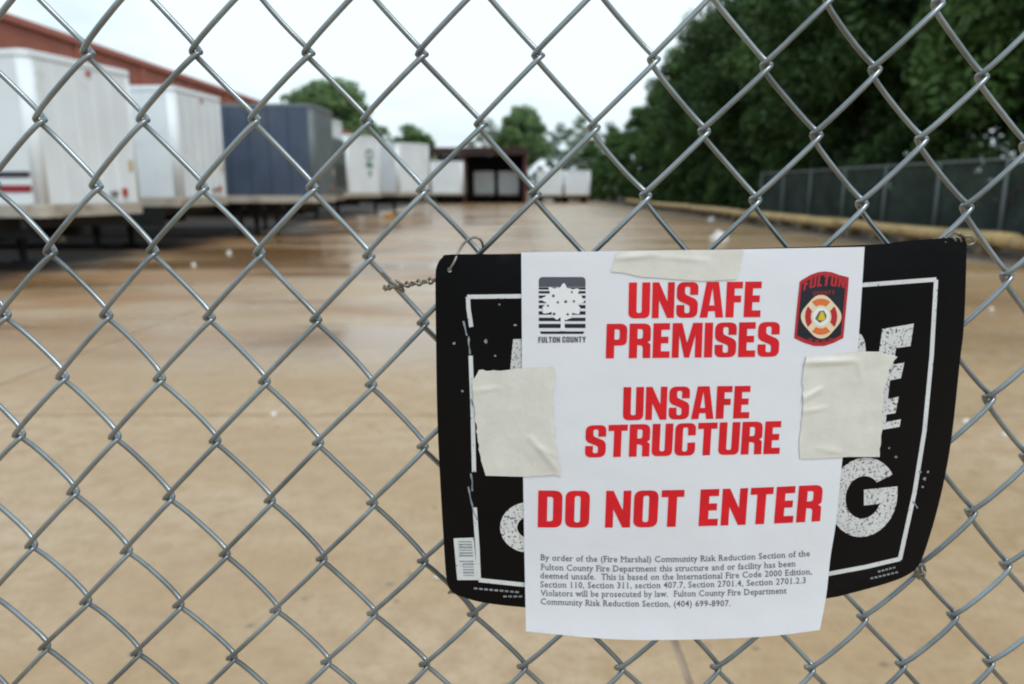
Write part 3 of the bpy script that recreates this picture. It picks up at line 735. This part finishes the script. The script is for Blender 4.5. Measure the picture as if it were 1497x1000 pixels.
def wp(v): return v            # sheets are built in world coordinates; their Empty stays at the world origin's foot
sg = empty('warning_sign', (0, 0, 0)); tag(sg, 'curled black plastic warning sign with white border wired to the chain-link fence', 'sign')
sign_out = smooth_outline([(636.5, 410), (639, 388), (647, 376), (660, 372), (761, 371), (1000, 366), (1264, 358), (1312, 353.5), (1360, 349.5), (1402, 347.5), (1412, 353), (1413, 372), (1409.5, 472), (1403, 532), (1392.5, 630), (1382, 694), (1368, 754), (1350, 812), (1341, 829), (1328, 840), (1299, 852), (1241.6, 868), (1208, 875), (1100, 889), (990, 896), (880, 896), (767, 888), (710, 881.5), (680, 874), (661, 865), (653, 848), (648.5, 790), (642.5, 685), (639, 600), (637.5, 508)])
solid_sheet('board', sign_out, 0, .0011, M['sign_black'], sg, 16)
O1 = .0011 + .00018
for pts in ([(683, 434), (761, 433), (900, 431)], [(684, 434), (685, 452), (689, 478)], [(688, 520), (691, 600), (693, 690)], [(694, 742), (698, 800), (700, 848)], [(700, 848), (767, 855), (900, 862)],
            [(1180, 421), (1262.5, 416.5), (1369, 408.5)], [(1368.5, 409), (1362, 520), (1351.5, 630), (1337, 720), (1315.5, 818)], [(1316, 817), (1265, 829), (1211, 839), (1100, 852)]):
    print_shape('border_line', [band(pts, 6.2)], O1, M['sign_white'], sg)
# scuffs where the border is scraped away
for k, (px, py, l_, a_) in enumerate(((680, 480, 22, 1.35), (686, 505, 26, 1.5), (690, 705, 26, 1.5), (688, 728, 34, 1.35), (694, 752, 18, 1.2), (690, 588, 12, 1.2), (1338, 738, 12, 1.0))):
    d = Vector((math.cos(a_), math.sin(a_))) * l_ / 2; c_ = Vector((px, py)); nn = Vector((-d.y, d.x)).normalized()
    rr = random.Random(k); o_ = []
    for s in (-1, -.6, -.2, .2, .6, 1): o_.append(tuple(c_ + d * s + nn * rr.uniform(.3, 2.0)))
    for s in (1, .6, .2, -.2, -.6, -1): o_.append(tuple(c_ + d * s - nn * rr.uniform(.2, 1.8)))
    print_shape('scuff', [o_], O1 + .0001, M['smear'], sg)
for k, (x, y, r_) in enumerate(((710, 499, 3.2), (664, 502, 2.2), (753, 475, 2.4), (724, 520, 1.8), (676, 572, 2.0), (1352, 700, 3.0), (1345, 690, 2.2), (1357, 690, 2.0), (1310, 668, 2.2), (1349, 712, 1.8), (1300, 655, 1.6), (657, 395, 3.6), (730, 445, 1.6))):
    rr = random.Random(k + 50); print_shape('scuff', [[(x + r_ * rr.uniform(.5, 1.2) * math.cos(a * .7), y + r_ * rr.uniform(.5, 1.2) * math.sin(a * .7)) for a in range(9)]], O1 + .0001, M['smear'] if k != 11 else M['sign_white'], sg)
# sticker with bars
print_shape('sticker', [[(663, 787), (692.5, 786), (698, 848), (668.5, 848)]], O1 + .00005, M['sign_white'], sg)
for k in range(13):
    if k in (6,): continue
    y = 792 + k * 4.1; x0 = 670 + k * .28
    print_shape('sticker_bar', [band([(x0 + (4 if k > 7 else 0), y), (x0 + 20, y)], 1.2 + 1.2 * (k * 7 % 3) / 2)], O1 + .0002, M['smear'], sg)
for (a, b_, n) in (((692, 860), (760, 866), 9), ((735, 872), (765, 872), 4), ((1283, 836), (1310, 829), 5), ((1272, 846), (1314, 836), 7)):
    for k in range(n):
        p = Vector(a).lerp(Vector(b_), (k + .1) / n); q_ = Vector(a).lerp(Vector(b_), (k + .8) / n)
        print_shape('fine_print', [band([p, q_], 2.6)], O1, M['smear'], sg)

# ------------------------------------------------------------------ heavy condensed capitals drawn as filleted polygons (x 0..w, y 0..1)
def fil(pts, n=5):
    o = []; m = len(pts)
    for i in range(m):
        x, y, r = (*pts[i], 0)[:3]
        if r <= 0: o.append((x, y)); continue
        p = Vector((x, y)); a = Vector(pts[i - 1][:2]) - p; b_ = Vector(pts[(i + 1) % m][:2]) - p
        la, lb = a.length, b_.length; r_ = min(r, la * .499, lb * .499)
        s, e = p + a / la * r_, p + b_ / lb * r_
        for k in range(n + 1):
            t_ = k / n; q_ = s * (1 - t_) ** 2 * 1 + p * 2 * t_ * (1 - t_) + e * t_ * t_
            o.append((q_.x, q_.y))
    return o
w_, st = .56, .212
G = {
 'U': (w_, [fil([(0, 1), (0, 0, .17), (w_, 0, .17), (w_, 1), (w_ - st, 1), (w_ - st, .15, .06), (st, .15, .06), (st, 1)])]),
 'N': (w_ + .02, [fil([(0, 0), (0, 1), (.17, 1), (.40, .46), (.40, 1), (.58, 1), (.58, 0), (.40, 0), (.18, .50), (.18, 0)])]),
 'S': (w_, [fil([(w_, .64), (w_, 1, .20), (0, 1, .20), (0, .50, .13), (w_ - st, .34, .06), (w_ - st, .13, .06), (st, .13, .06), (st, .36), (0, .36), (0, 0, .20), (w_, 0, .20), (w_, .49, .13), (st, .66, .06), (st, .87, .06), (w_ - st, .87, .06), (w_ - st, .64)])]),
 'A': (.62, [fil([(0, 0), (.15, 1), (.47, 1), (.62, 0), (.415, 0), (.395, .18), (.225, .18), (.205, 0)]), [(.243, .34), (.377, .34), (.31, .84)]]),
 'F': (.42, [[(0, 0), (0, 1), (.42, 1), (.42, .81), (st, .81), (st, .61), (.39, .61), (.39, .42), (st, .42), (st, 0)]]),
 'E': (.44, [[(0, 0), (0, 1), (.43, 1), (.43, .81), (st, .81), (st, .61), (.40, .61), (.40, .42), (st, .42), (st, .19), (.44, .19), (.44, 0)]]),
 'P': (.54, [fil([(0, 0), (0, 1), (.54, 1, .20), (.54, .37, .20), (st, .37), (st, 0)]), fil([(st, .54), (st, .84), (.345, .84, .07), (.345, .54, .07)])]),
 'R': (.56, [fil([(0, 0), (0, 1), (.555, 1, .20), (.555, .50, .10), (.47, .455, .03), (.555, .41, .10), (.56, 0), (.36, 0), (.355, .36, .07), (st, .38), (st, 0)]), fil([(st, .56), (st, .84), (.35, .84, .07), (.35, .56, .07)])]),
 'M': (.78, [[(0, 0), (0, 1), (.25, 1), (.39, .42), (.53, 1), (.78, 1), (.78, 0), (.60, 0), (.60, .66), (.455, 0), (.325, 0), (.18, .66), (.18, 0)]]),
 'I': (st, [[(0, 0), (0, 1), (st, 1), (st, 0)]]),
 'T': (.52, [[(0, 1), (.52, 1), (.52, .81), (.36, .81), (.36, 0), (.155, 0), (.155, .81), (0, .81)]]),
 'C': (w_, [fil([(w_, .62), (w_, 1, .19), (0, 1, .19), (0, 0, .19), (w_, 0, .19), (w_, .40), (w_ - st, .40), (w_ - st, .13, .06), (st, .13, .06), (st, .87, .06), (w_ - st, .87, .06), (w_ - st, .62)])]),
 'D': (w_, [fil([(0, 0), (0, 1), (w_, 1, .20), (w_, 0, .20)]), fil([(st, .17), (st, .83), (w_ - st, .83, .07), (w_ - st, .17, .07)])]),
 'O': (w_, [fil([(0, 0, .20), (0, 1, .20), (w_, 1, .20), (w_, 0, .20)]), fil([(st, .14, .07), (st, .86, .07), (w_ - st, .86, .07), (w_ - st, .14, .07)])]),
 'L': (.42, [[(0, 0), (0, 1), (st, 1), (st, .19), (.42, .19), (.42, 0)]]),
 'Y': (.58, [[(0, 1), (.21, 1), (.29, .66), (.37, 1), (.58, 1), (.39, .40), (.39, 0), (.19, 0), (.19, .40)]]),
}
def quad_map(q_, sag=0.0):
    tl, tr, br, bl = (Vector(p) for p in q_)
    def f_(u, v):
        p = tl.lerp(tr, u) * v + bl.lerp(br, u) * (1 - v); return (p.x, p.y + sag * 4 * u * (1 - u))
    return f_
def word(text, q_, off, mat, parent, gap=.058, sag=0.0, name='lettering', space=.26):
    x = 0; items = []
    for ch in text:
        if ch == ' ': x += space; continue
        wd, cs = G[ch]; items.append((x, cs)); x += wd + gap
    tot = x - gap; mp_ = quad_map(q_, sag)
    for x0, cs in items:
        print_shape(name, [[mp_((x0 + a) / tot, b_) for a, b_ in c_] for c_ in cs], off, mat, parent)

# worn letters of the sign itself (only what shows beside the paper)
def arc(cx, cy, rx, ry, a0, a1, n=28): return [(cx + rx * math.cos(math.radians(a0 + (a1 - a0) * k / n)), cy - ry * math.sin(math.radians(a0 + (a1 - a0) * k / n))) for k in range(n + 1)]
def tilt(c_, k=-.10, x0=1262): return [(x, y + k * (x - x0)) for x, y in c_]
gl = arc(1262, 727, 50, 58, 30, 358) + [(1312, 716), (1263, 716), (1263, 739), (1281, 739)] + arc(1262, 727, 26, 31, 338, 40)
print_shape('sign_letter', [tilt(gl)], O1, M['sign_letters'], sg)
print_shape('sign_letter', [[(1290, 481), (1336, 473), (1331, 506), (1310, 509), (1306, 533), (1322, 530), (1317, 553), (1301, 556), (1298, 583), (1314, 580), (1309, 604), (1296, 606), (1295, 617), (1317, 613), (1315, 624), (1268, 632)]], O1, M['sign_letters'], sg)
print_shape('sign_letter', [smooth_outline([(1228, 488), (1254, 487), (1262, 494), (1265, 506), (1262, 520), (1228, 524)], 3)], O1, M['sign_letters'], sg)
print_shape('sign_letter', [[(750, 496), (800, 494), (800, 545), (797, 600), (742, 600), (746, 540)]], O1, M['sign_letters'], sg)
print_shape('sign_letter', [arc(773, 771, 42, 37, 0, 360)[:-1], arc(775, 771, 19, 16, 0, 360)[:-1]], O1, M['sign_letters'], sg)

# ------------------------------------------------------------------ paper notice taped over the sign
pn = empty('paper_notice', (0, 0, 0)); tag(pn, 'white paper notice with red UNSAFE PREMISES lettering taped over the black sign', 'notice')
paper_out = smooth_outline([(762, 369, 1), (880, 367.5), (1000, 366), (1130, 363.5), (1264, 361, 1), (1261, 409), (1254, 508), (1243, 590), (1232, 668), (1222, 764), (1214, 815), (1208, 870), (1198.5, 921, 1), (1113, 931), (984, 935.5), (888, 934), (769, 923, 1), (766.5, 800), (764, 640), (763, 500)], 6)
PO, PT = .0017, .00015
def pw_(x, y):
    k = .0014 * noise.noise((x / 210, y / 260, 1.3)) + .0006 * noise.noise((x / 60, y / 170, 5.1)) + .00015 * noise.noise((x / 25, y / 40, 2.1))
    return max(-.0002, k + .0003) + .004 * max(0, (y - 800) / 130) ** 2
solid_sheet('sheet', paper_out, PO, PT, M['paper'], pn, 7, wob=pw_)
_S = S
def Sp(px, py, off=0.0): return at_y(px, py, sheet_y(px, py) - off - pw_(px, py))
S = Sp
PI_ = PO + PT + .00022
word('UNSAFE', [(919.5, 413), (1114.5, 411.5), (1111.5, 463.5), (918.5, 465.5)], PI_, M['red_ink'], pn)
word('PREMISES', [(887, 473.5), (1140.5, 470.5), (1138.5, 521.5), (885.5, 524)], PI_, M['red_ink'], pn)
word('UNSAFE', [(911.6, 566), (1098, 564), (1095, 611.5), (910.5, 614.5)], PI_, M['red_ink'], pn)
word('STRUCTURE', [(856.5, 622), (1143, 615.5), (1139.5, 663.5), (855, 669)], PI_, M['red_ink'], pn)
word('DO NOT ENTER', [(787, 717), (1204, 708.5), (1199, 762), (786, 771)], PI_, M['red_ink'], pn, sag=3.5, gap=.07, space=.30)

# body text: font outlines laid on the sheet line by line
_gc = {}
def font_mesh(txt):
    cu_ = bpy.data.curves.new('line', 'FONT'); cu_.body = txt; cu_.resolution_u = 2; cu_.offset = 0.0 if 'M' in txt else .006
    ob = bpy.data.objects.new('line', cu_); COL.objects.link(ob)
    dg = bpy.context.evaluated_depsgraph_get(); ev = ob.evaluated_get(dg); me = ev.to_mesh()
    co = [(v_.co.x, v_.co.y) for v_ in me.vertices]; fs = [tuple(p.vertices) for p in me.polygons]
    ev.to_mesh_clear(); bpy.data.objects.remove(ob); return co, fs
def glyph(ch):
    """outline of one character, its advance, and small slab serifs at the stem ends"""
    if ch in _gc: return _gc[ch]
    wid = lambda t_: (lambda c_: max(p[0] for p in c_) - min(p[0] for p in c_))(font_mesh(t_)[0])
    adv = wid('|' + ch + '|') - wid('||')
    if ch == ' ': _gc[ch] = ([], [], adv); return _gc[ch]
    co, fs = font_mesh(ch); x0 = min(p[0] for p in co); x1 = max(p[0] for p in co); y0 = min(p[1] for p in co); y1 = max(p[1] for p in co)
    co = list(co); fs = list(fs); W_ = x1 - x0; h = .055; e = .045
    def slab(a, b_, y):
        n = len(co); co.extend([(a, y), (b_, y), (b_, y + h), (a, y + h)]); fs.append((n, n + 1, n + 2, n + 3))
    if ch in 'ilrf1FPTIY': c_ = {'r': x0 + .05, 'f': x0 + W_ * .42, 'F': x0 + .06, 'P': x0 + .06}.get(ch, (x0 + x1) / 2); slab(c_ - .13, c_ + .13, 0)
    if ch in 'nhkMRHNA': slab(x0 - e, x0 + W_ * .36, 0); slab(x1 - W_ * .36, x1 + e, 0)
    if ch == 'm': slab(x0 - e, x0 + W_ * .24, 0); slab(x0 + W_ * .38, x0 + W_ * .62, 0); slab(x1 - W_ * .24, x1 + e, 0)
    if ch in 'pq': c_ = x0 + .05 if ch == 'p' else x1 - .05; slab(c_ - .12, c_ + .12, y0)
    if ch in 'du': slab(x1 - .08, x1 + e, 0)
    if ch in 'nmrpiu': slab(x0 - .09, x0 + .04, (y1 if ch != 'i' else .48) - h)
    if ch in 'hkbl': slab(x0 - .09, x0 + .04, y1 - h)
    if ch in 'BDEFPRMIKN': slab(x0 - e - .02, x0 + .1, y1 - h); slab(x0 - e - .02, x0 + .1, 0)
    if ch in 'EFTCS': slab(x1 - .05, x1 + .01, y1 - h * 2.2)
    if ch in 'vwy': slab(x0 - e, x0 + W_ * .33, y1 - h); slab(x1 - W_ * .33, x1 + e, y1 - h)
    _gc[ch] = (co, fs, adv); return _gc[ch]
def text_line(txt, p0, p1, hgt, sag, mat, off, parent, name):
    co, fs = [], []; x = 0.0
    for ch in txt:
        c_, f_, adv = glyph(ch); n = len(co)
        sh = min((p[0] for p in c_), default=0)
        co += [(p[0] + x, p[1]) for p in c_]; fs += [tuple(i + n for i in q_) for q_ in f_]; x += adv + .035
    x0 = min(p[0] for p in co); x1 = max(p[0] for p in co); sc_ = hgt / .72
    V = []
    for (x, y) in co:
        u = (x - x0) / (x1 - x0); V.append(S(p0[0] + (p1[0] - p0[0]) * u, p0[1] + (p1[1] - p0[1]) * u + sag * 4 * u * (1 - u) - y * sc_, off))
    a, b_, c_ = (V[i] for i in fs[0][:3])
    if (b_ - a).cross(c_ - a).y > 0: fs = [q_[::-1] for q_ in fs]
    return mesh_obj(name, V, fs, mat, parent)
LINES = [('By order of the (Fire Marshal) Community Risk Reduction Section of the', (790, 819), (1184, 813), 5.5),
         ('Fulton County Fire Department this structure and or facility has been', (790.5, 833), (1163, 828), 4.8),
         ('deemed unsafe.  This is based on the International Fire Code 2000 Edition,', (790, 845.5), (1187, 839.5), 4.8),
         ('Section 110, Section 311, section 407.7, Section 2701.4, Section 2701.2.3', (790, 858.5), (1178, 852.5), 4.0),
         ('Violators will be prosecuted by law.  Fulton County Fire Department', (790.5, 871), (1150, 867.5), 3.2),
         ('Community Risk Reduction Section, (404) 699-8907.', (790.5, 883.5), (1068, 886), 2.0)]
for t_, a, b_, sag in LINES: text_line(t_, a, b_, 9.2, sag, M['text_ink'], PI_, pn, 'small_print')

# county emblem: dark rounded square of stripes with a white tree
rows = [(405, 419.5, 'grey_ink'), (420.2, 423.2, 'black_ink'), (425.5, 429, 'black_ink'), (432, 436, 'black_ink'), (439.5, 443, 'black_ink'), (446, 451, 'black_ink'), (455, 460, 'black_ink'), (464.5, 469.5, 'black_ink'), (473.5, 479.5, 'black_ink'), (484.5, 488.2, 'black_ink')]
for k, (a, b_, mm) in enumerate(rows):
    L0, R0 = 787.6, 856
    if k == 0: c_ = fil([(L0, b_), (L0, a, 6), (R0, a, 6), (R0, b_)])
    elif k == len(rows) - 1: c_ = fil([(L0 + 2, a), (L0 + 3, b_, 3), (R0 - 3, b_, 3), (R0 - 2, a)])
    else: c_ = [(L0, a), (R0, a), (R0, b_), (L0, b_)]
    print_shape('emblem_bar', [c_], PI_ - .0001, M[mm], pn)
tr_ = []
for k in range(72):
    a = 2 * math.pi * k / 72
    rx, ry = 27.5, 24
    r_ = 1 + .12 * math.sin(9 * a + .5) + .07 * math.sin(17 * a + 1) + (.10 if .2 < (a % math.pi) < .7 else 0)
    x, y = 822.5 + rx * r_ * math.cos(a), 442 - ry * r_ * math.sin(a) * (1.0 if math.sin(a) > 0 else 1.0)
    tr_.append((x, y))
print_shape('emblem_tree', [tr_], PI_ + .00008, M['ink_white'], pn)
print_shape('emblem_tree', [[(819.6, 462), (825.6, 462), (825.4, 478), (827.5, 483.5), (818, 483.5), (819.8, 478)]], PI_ + .0001, M['ink_white'], pn)
for (x, y, r_) in ((809, 432.5, 2.2), (815.5, 442, 1.8), (827, 441, 2.2), (810, 459, 2.2), (830, 459.5, 1.9), (836, 427, 1.6), (839, 440.5, 1.8), (801, 447, 1.7)):
    print_shape('emblem_fleck', [arc(x, y, r_, r_, 0, 360, 8)[:-1]], PI_ + .0002, M['grey_ink'], pn)
word('FULTON COUNTY', [(787, 492.5), (856.5, 492), (856.5, 500.5), (787, 501)], PI_, M['grey_ink'], pn, gap=.12, name='emblem_text')

# fire department patch
def patch(k=1.0, cx=1199.5, cy=452.5):
    o = [(1169, 412), (1172, 409.5)] + [(1172 + 68 * t_, 409.5 - 12.5 * math.sin(math.pi * min(1, t_ * .98 + .02)) - 3.5 * t_ * .2) for t_ in (.2, .35, .5, .65, .8)] + [(1241, 405.5), (1240, 420), (1233, 494)] + [(1233 - 71 * t_, 494 + 12.5 * math.sin(math.pi * t_)) for t_ in (.2, .4, .6, .8)] + [(1161, 494.5), (1163.5, 465)]
    return [(cx + (x - cx) * k, cy + (y - cy) * (k if k == 1 else k + .012)) for x, y in o]
print_shape('patch', [patch()], PI_, M['patch_red'], pn)
print_shape('patch', [patch(.89)], PI_ + .0001, M['black_ink'], pn)
word('FULTON', [(1176, 409), (1236.5, 405), (1234.5, 421.5), (1174, 425)], PI_ + .0002, M['patch_red'], pn, gap=.12, sag=-5, name='patch_text')
word('COUNTY', [(1189, 426), (1221, 424.5), (1220, 430.5), (1188, 432)], PI_ + .0002, M['patch_dark_red'], pn, gap=.14, name='patch_text')
for k in range(4):
    print_shape('patch_mark', [band([(1181 + k * 10, 496.5 + (2 if 0 < k < 3 else 0)), (1188 + k * 10, 496.5 + (2 if 0 < k < 3 else 0))], 4)], PI_ + .0002, M['patch_dark_red'], pn)
pcx, pcy = 1200.5, 463
ol = [(pcx + (27.5 + 2.2 * math.cos(4 * a)) * math.cos(a), pcy - (30.5 + 1.5 * math.cos(4 * a)) * math.sin(a)) for a in (2 * math.pi * k / 48 for k in range(48))]
print_shape('patch_cross', [ol], PI_ + .0002, M['cream'], pn)
for k in range(4):
    a0 = 45 + 90 * k + 10; a1 = 135 + 90 * k - 10
    c_ = arc(pcx, pcy, 23.5, 26.5, a0, a1, 8) + arc(pcx, pcy, 15, 17, a1 - 6, a0 + 6, 6)
    print_shape('patch_cross', [c_], PI_ + .0003, M['orange'] if k in (0, 2) else M['patch_red'], pn)
print_shape('patch_cross', [arc(pcx, pcy, 12.5, 13.5, 0, 360, 20)[:-1]], PI_ + .0003, M['ink_white'], pn)
print_shape('patch_bell', [[(pcx - 9, pcy + 3), (pcx - 3, pcy - 8), (pcx + 4, pcy - 9), (pcx + 8, pcy - 2), (pcx + 7, pcy + 4), (pcx - 2, pcy + 9)]], PI_ + .0004, M['ink_olive'], pn)
print_shape('patch_bell', [[(pcx - 5, pcy + 4), (pcx - .5, pcy - 7), (pcx + 3, pcy - 7), (pcx + 6.5, pcy + 4), (pcx + 1, pcy + 6)]], PI_ + .0005, M['ink_yellow'], pn)

# ------------------------------------------------------------------ strips of tape
def jag(pts, amp, seed, step=5):
    rr = random.Random(seed); o = []
    for i in range(len(pts)):
        a, b_ = Vector(pts[i][:2]), Vector(pts[(i + 1) % len(pts)][:2]); j = len(pts[i]) > 2
        n = max(1, int((b_ - a).length / step)); nn = Vector((-(b_ - a).y, (b_ - a).x)).normalized()
        for k in range(n):
            p = a.lerp(b_, k / n)
            if j and k: p = p + nn * rr.uniform(-amp, amp)
            o.append(tuple(p))
    return o
CREASE = {1: [(775, 640, 818, 690, .0010, 3.5), (694, 572, 735, 566, .0006, 3), (790, 655, 815, 668, .0006, 3)], 2: [(1176, 530, 1255, 527, .0017, 4.5), (1172, 585, 1205, 566, .0014, 4), (1174, 602, 1210, 596, .0009, 3), (1255, 530, 1262, 560, .0006, 4), (1196, 655, 1232, 662, .0006, 4)], 3: [(900, 378, 960, 372, .0010, 3.5), (955, 374, 1040, 382, .0006, 3.5)]}
def tape(label, pts, seed, off=.0023):
    def wb(x, y):
        z = .0003 * abs(noise.noise((x / 60, y / 40, seed * 3.3))) + .00005 * noise.noise((x / 9, y / 40, seed))
        for (ax, ay, bx, by, hgt, wd) in CREASE.get(seed, ()):
            dx, dy = bx - ax, by - ay; t_ = max(0, min(1, ((x - ax) * dx + (y - ay) * dy) / (dx * dx + dy * dy)))
            d = math.hypot(x - ax - t_ * dx, y - ay - t_ * dy); z += hgt * math.exp(-(d / wd) ** 2) * math.sin(math.pi * (.12 + .88 * t_)) ** .5
        return z
    o = solid_sheet('tape_strip', jag(pts, 1.2, seed), off, .00015, M['tape'], None, 3.2, wob=wb); tag(o, label, 'tape', 'masking tape holding the paper notice'); return o
tape('beige masking tape strip on the notice edge beside the tree emblem', [(700, 541, 1), (732, 542), (764, 538), (809, 535.5, 1), (812, 548, 1), (807.5, 580, 1), (811, 640, 1), (819.5, 697), (812, 694), (764, 697), (710, 695.5), (705, 679, 1), (698.6, 646, 1), (692, 585, 1), (690.5, 556, 1)], 1)
tape('torn wrinkled beige tape strip on the notice edge below the fire patch', [(1178.5, 520), (1219, 517), (1252, 514), (1288, 514, 1), (1312, 522, 1), (1301, 536, 1), (1297, 556, 1), (1292, 570, 1), (1288, 640, 1), (1286, 668), (1241, 668), (1184, 671), (1169.5, 670.5, 1), (1169.5, 637, 1), (1174, 595, 1), (1173, 550, 1)], 2)
tape('beige tape strip along the top edge of the notice', [(905, 367), (1000, 365.5), (1086.5, 365, 1), (1082, 394, 1), (1076, 408), (1028, 411), (980, 407.5), (938, 404.5), (911, 398.5), (893.5, 397, 1), (898, 382, 1)], 3)

# ------------------------------------------------------------------ tie wires
S = _S
def smooth_path(P, n=8):
    P = [Vector(p) for p in P]; o = []
    for i in range(len(P) - 1):
        p0, p1, p2, p3 = P[max(i - 1, 0)], P[i], P[i + 1], P[min(i + 2, len(P) - 1)]
        for k in range(n):
            t_ = k / n; o.append(.5 * (2 * p1 + (p2 - p0) * t_ + (2 * p0 - 5 * p1 + 4 * p2 - p3) * t_ ** 2 + (3 * p1 - p0 - 3 * p2 + p3) * t_ ** 3))
    o.append(P[-1]); return o
def strand(m, px_pts, r=.0009, base=None):
    """px_pts: (px, py, stand-off towards the viewer from the fence plane)"""
    m.tube(smooth_path([at_y(a, b_, FENCE_Y - o_) for a, b_, o_ in px_pts]), r, 7)
def twist(m, a, b_, turns, amp, r=.0009, n=60):
    A, B_ = at_y(a[0], a[1], FENCE_Y - a[2]), at_y(b_[0], b_[1], FENCE_Y - b_[2]); d = (B_ - A).normalized(); u = d.cross(Vector((0, 1, 0))).normalized(); v = d.cross(u)
    for ph in (0, math.pi):
        m.tube([A.lerp(B_, k / n) + (u * math.cos(ph + turns * 6.283 * k / n) + v * math.sin(ph + turns * 6.283 * k / n)) * amp * (1 + .5 * math.sin(k * .5)) for k in range(n + 1)], r, 6)
m = MB(); strand(m, [(655, 397, .0115), (658, 393, .0165), (664, 383, .017), (671, 367, .012), (680, 354, .010), (693, 347, .009), (702, 350, .009), (706, 360, .006), (704, 372, .000), (698, 380, -.004)])
twist(m, (562, 421, .002), (638, 409, .006), 4.5, .0013)
strand(m, [(560, 399, .003), (572, 411, .010), (584, 423, .009), (590, 426, .004), (586, 416, .010), (578, 409, .0105)])
strand(m, [(560, 421.5, .002), (566, 422, .003), (574, 420, .005)])
tag(m.build('tie_wire', M['tie'], None, True), 'looped and twisted tie wire at the rounded sign corner by the frame end', 'wire', 'tie wires fixing the sign')
m = MB(); twist(m, (1352, 357, .014), (1412, 346, .014), 4, .0014)
strand(m, [(1408, 345, .013), (1420, 346, .014), (1424, 354, .012), (1416, 358, .013), (1410, 354, .014)])
strand(m, [(1356, 354, .016), (1350, 362, .017), (1347, 374, .016), (1342, 387, .015)])
strand(m, [(1350, 360, .0165), (1353, 376, .015), (1360, 396, .0145), (1365, 412, .0142)], .0006)
strand(m, [(1385, 347, .0135), (1392, 341, .010), (1402, 342, .008), (1409, 350, .013), (1403, 353, .015)])
tag(m.build('tie_wire', M['tie'], None, True), 'knotted tie wire with dangling ends over the sign corner above the fire patch', 'wire', 'tie wires fixing the sign')
m = MB(); twist(m, (1334, 829, .013), (1351, 838, .011), 2, .0017, .0009, 30)
strand(m, [(1330, 834, .012), (1340, 826, .0145), (1350, 826, .012), (1352, 838, .010), (1344, 846, .009), (1338, 838, .013)])
tag(m.build('tie_wire', M['tie'], None, True), 'short tie wire knot at the sign corner below the letter G', 'wire', 'tie wires fixing the sign')
m = MB(); strand(m, [(656, 867, .010), (662, 861, .0125), (670, 860, .013), (676, 858, .0128)])
strand(m, [(656, 866, .010), (668, 868, .008), (683, 884, .004), (690, 896, .004)])
tag(m.build('tie_wire', M['tie'], None, True), 'wire end poking through the sign corner under the bar sticker', 'wire', 'tie wires fixing the sign')


# put the origin of the sign and of the notice at their own foot (their sheets were built in world coordinates)
from mathutils import Matrix
for root, foot in ((sg, at_y(1000, 896, FENCE_Y - .012)), (pn, at_y(984, 935, FENCE_Y - .03))):
    root.location = foot
    for ch in root.children: ch.matrix_parent_inverse = Matrix.Translation(-foot)
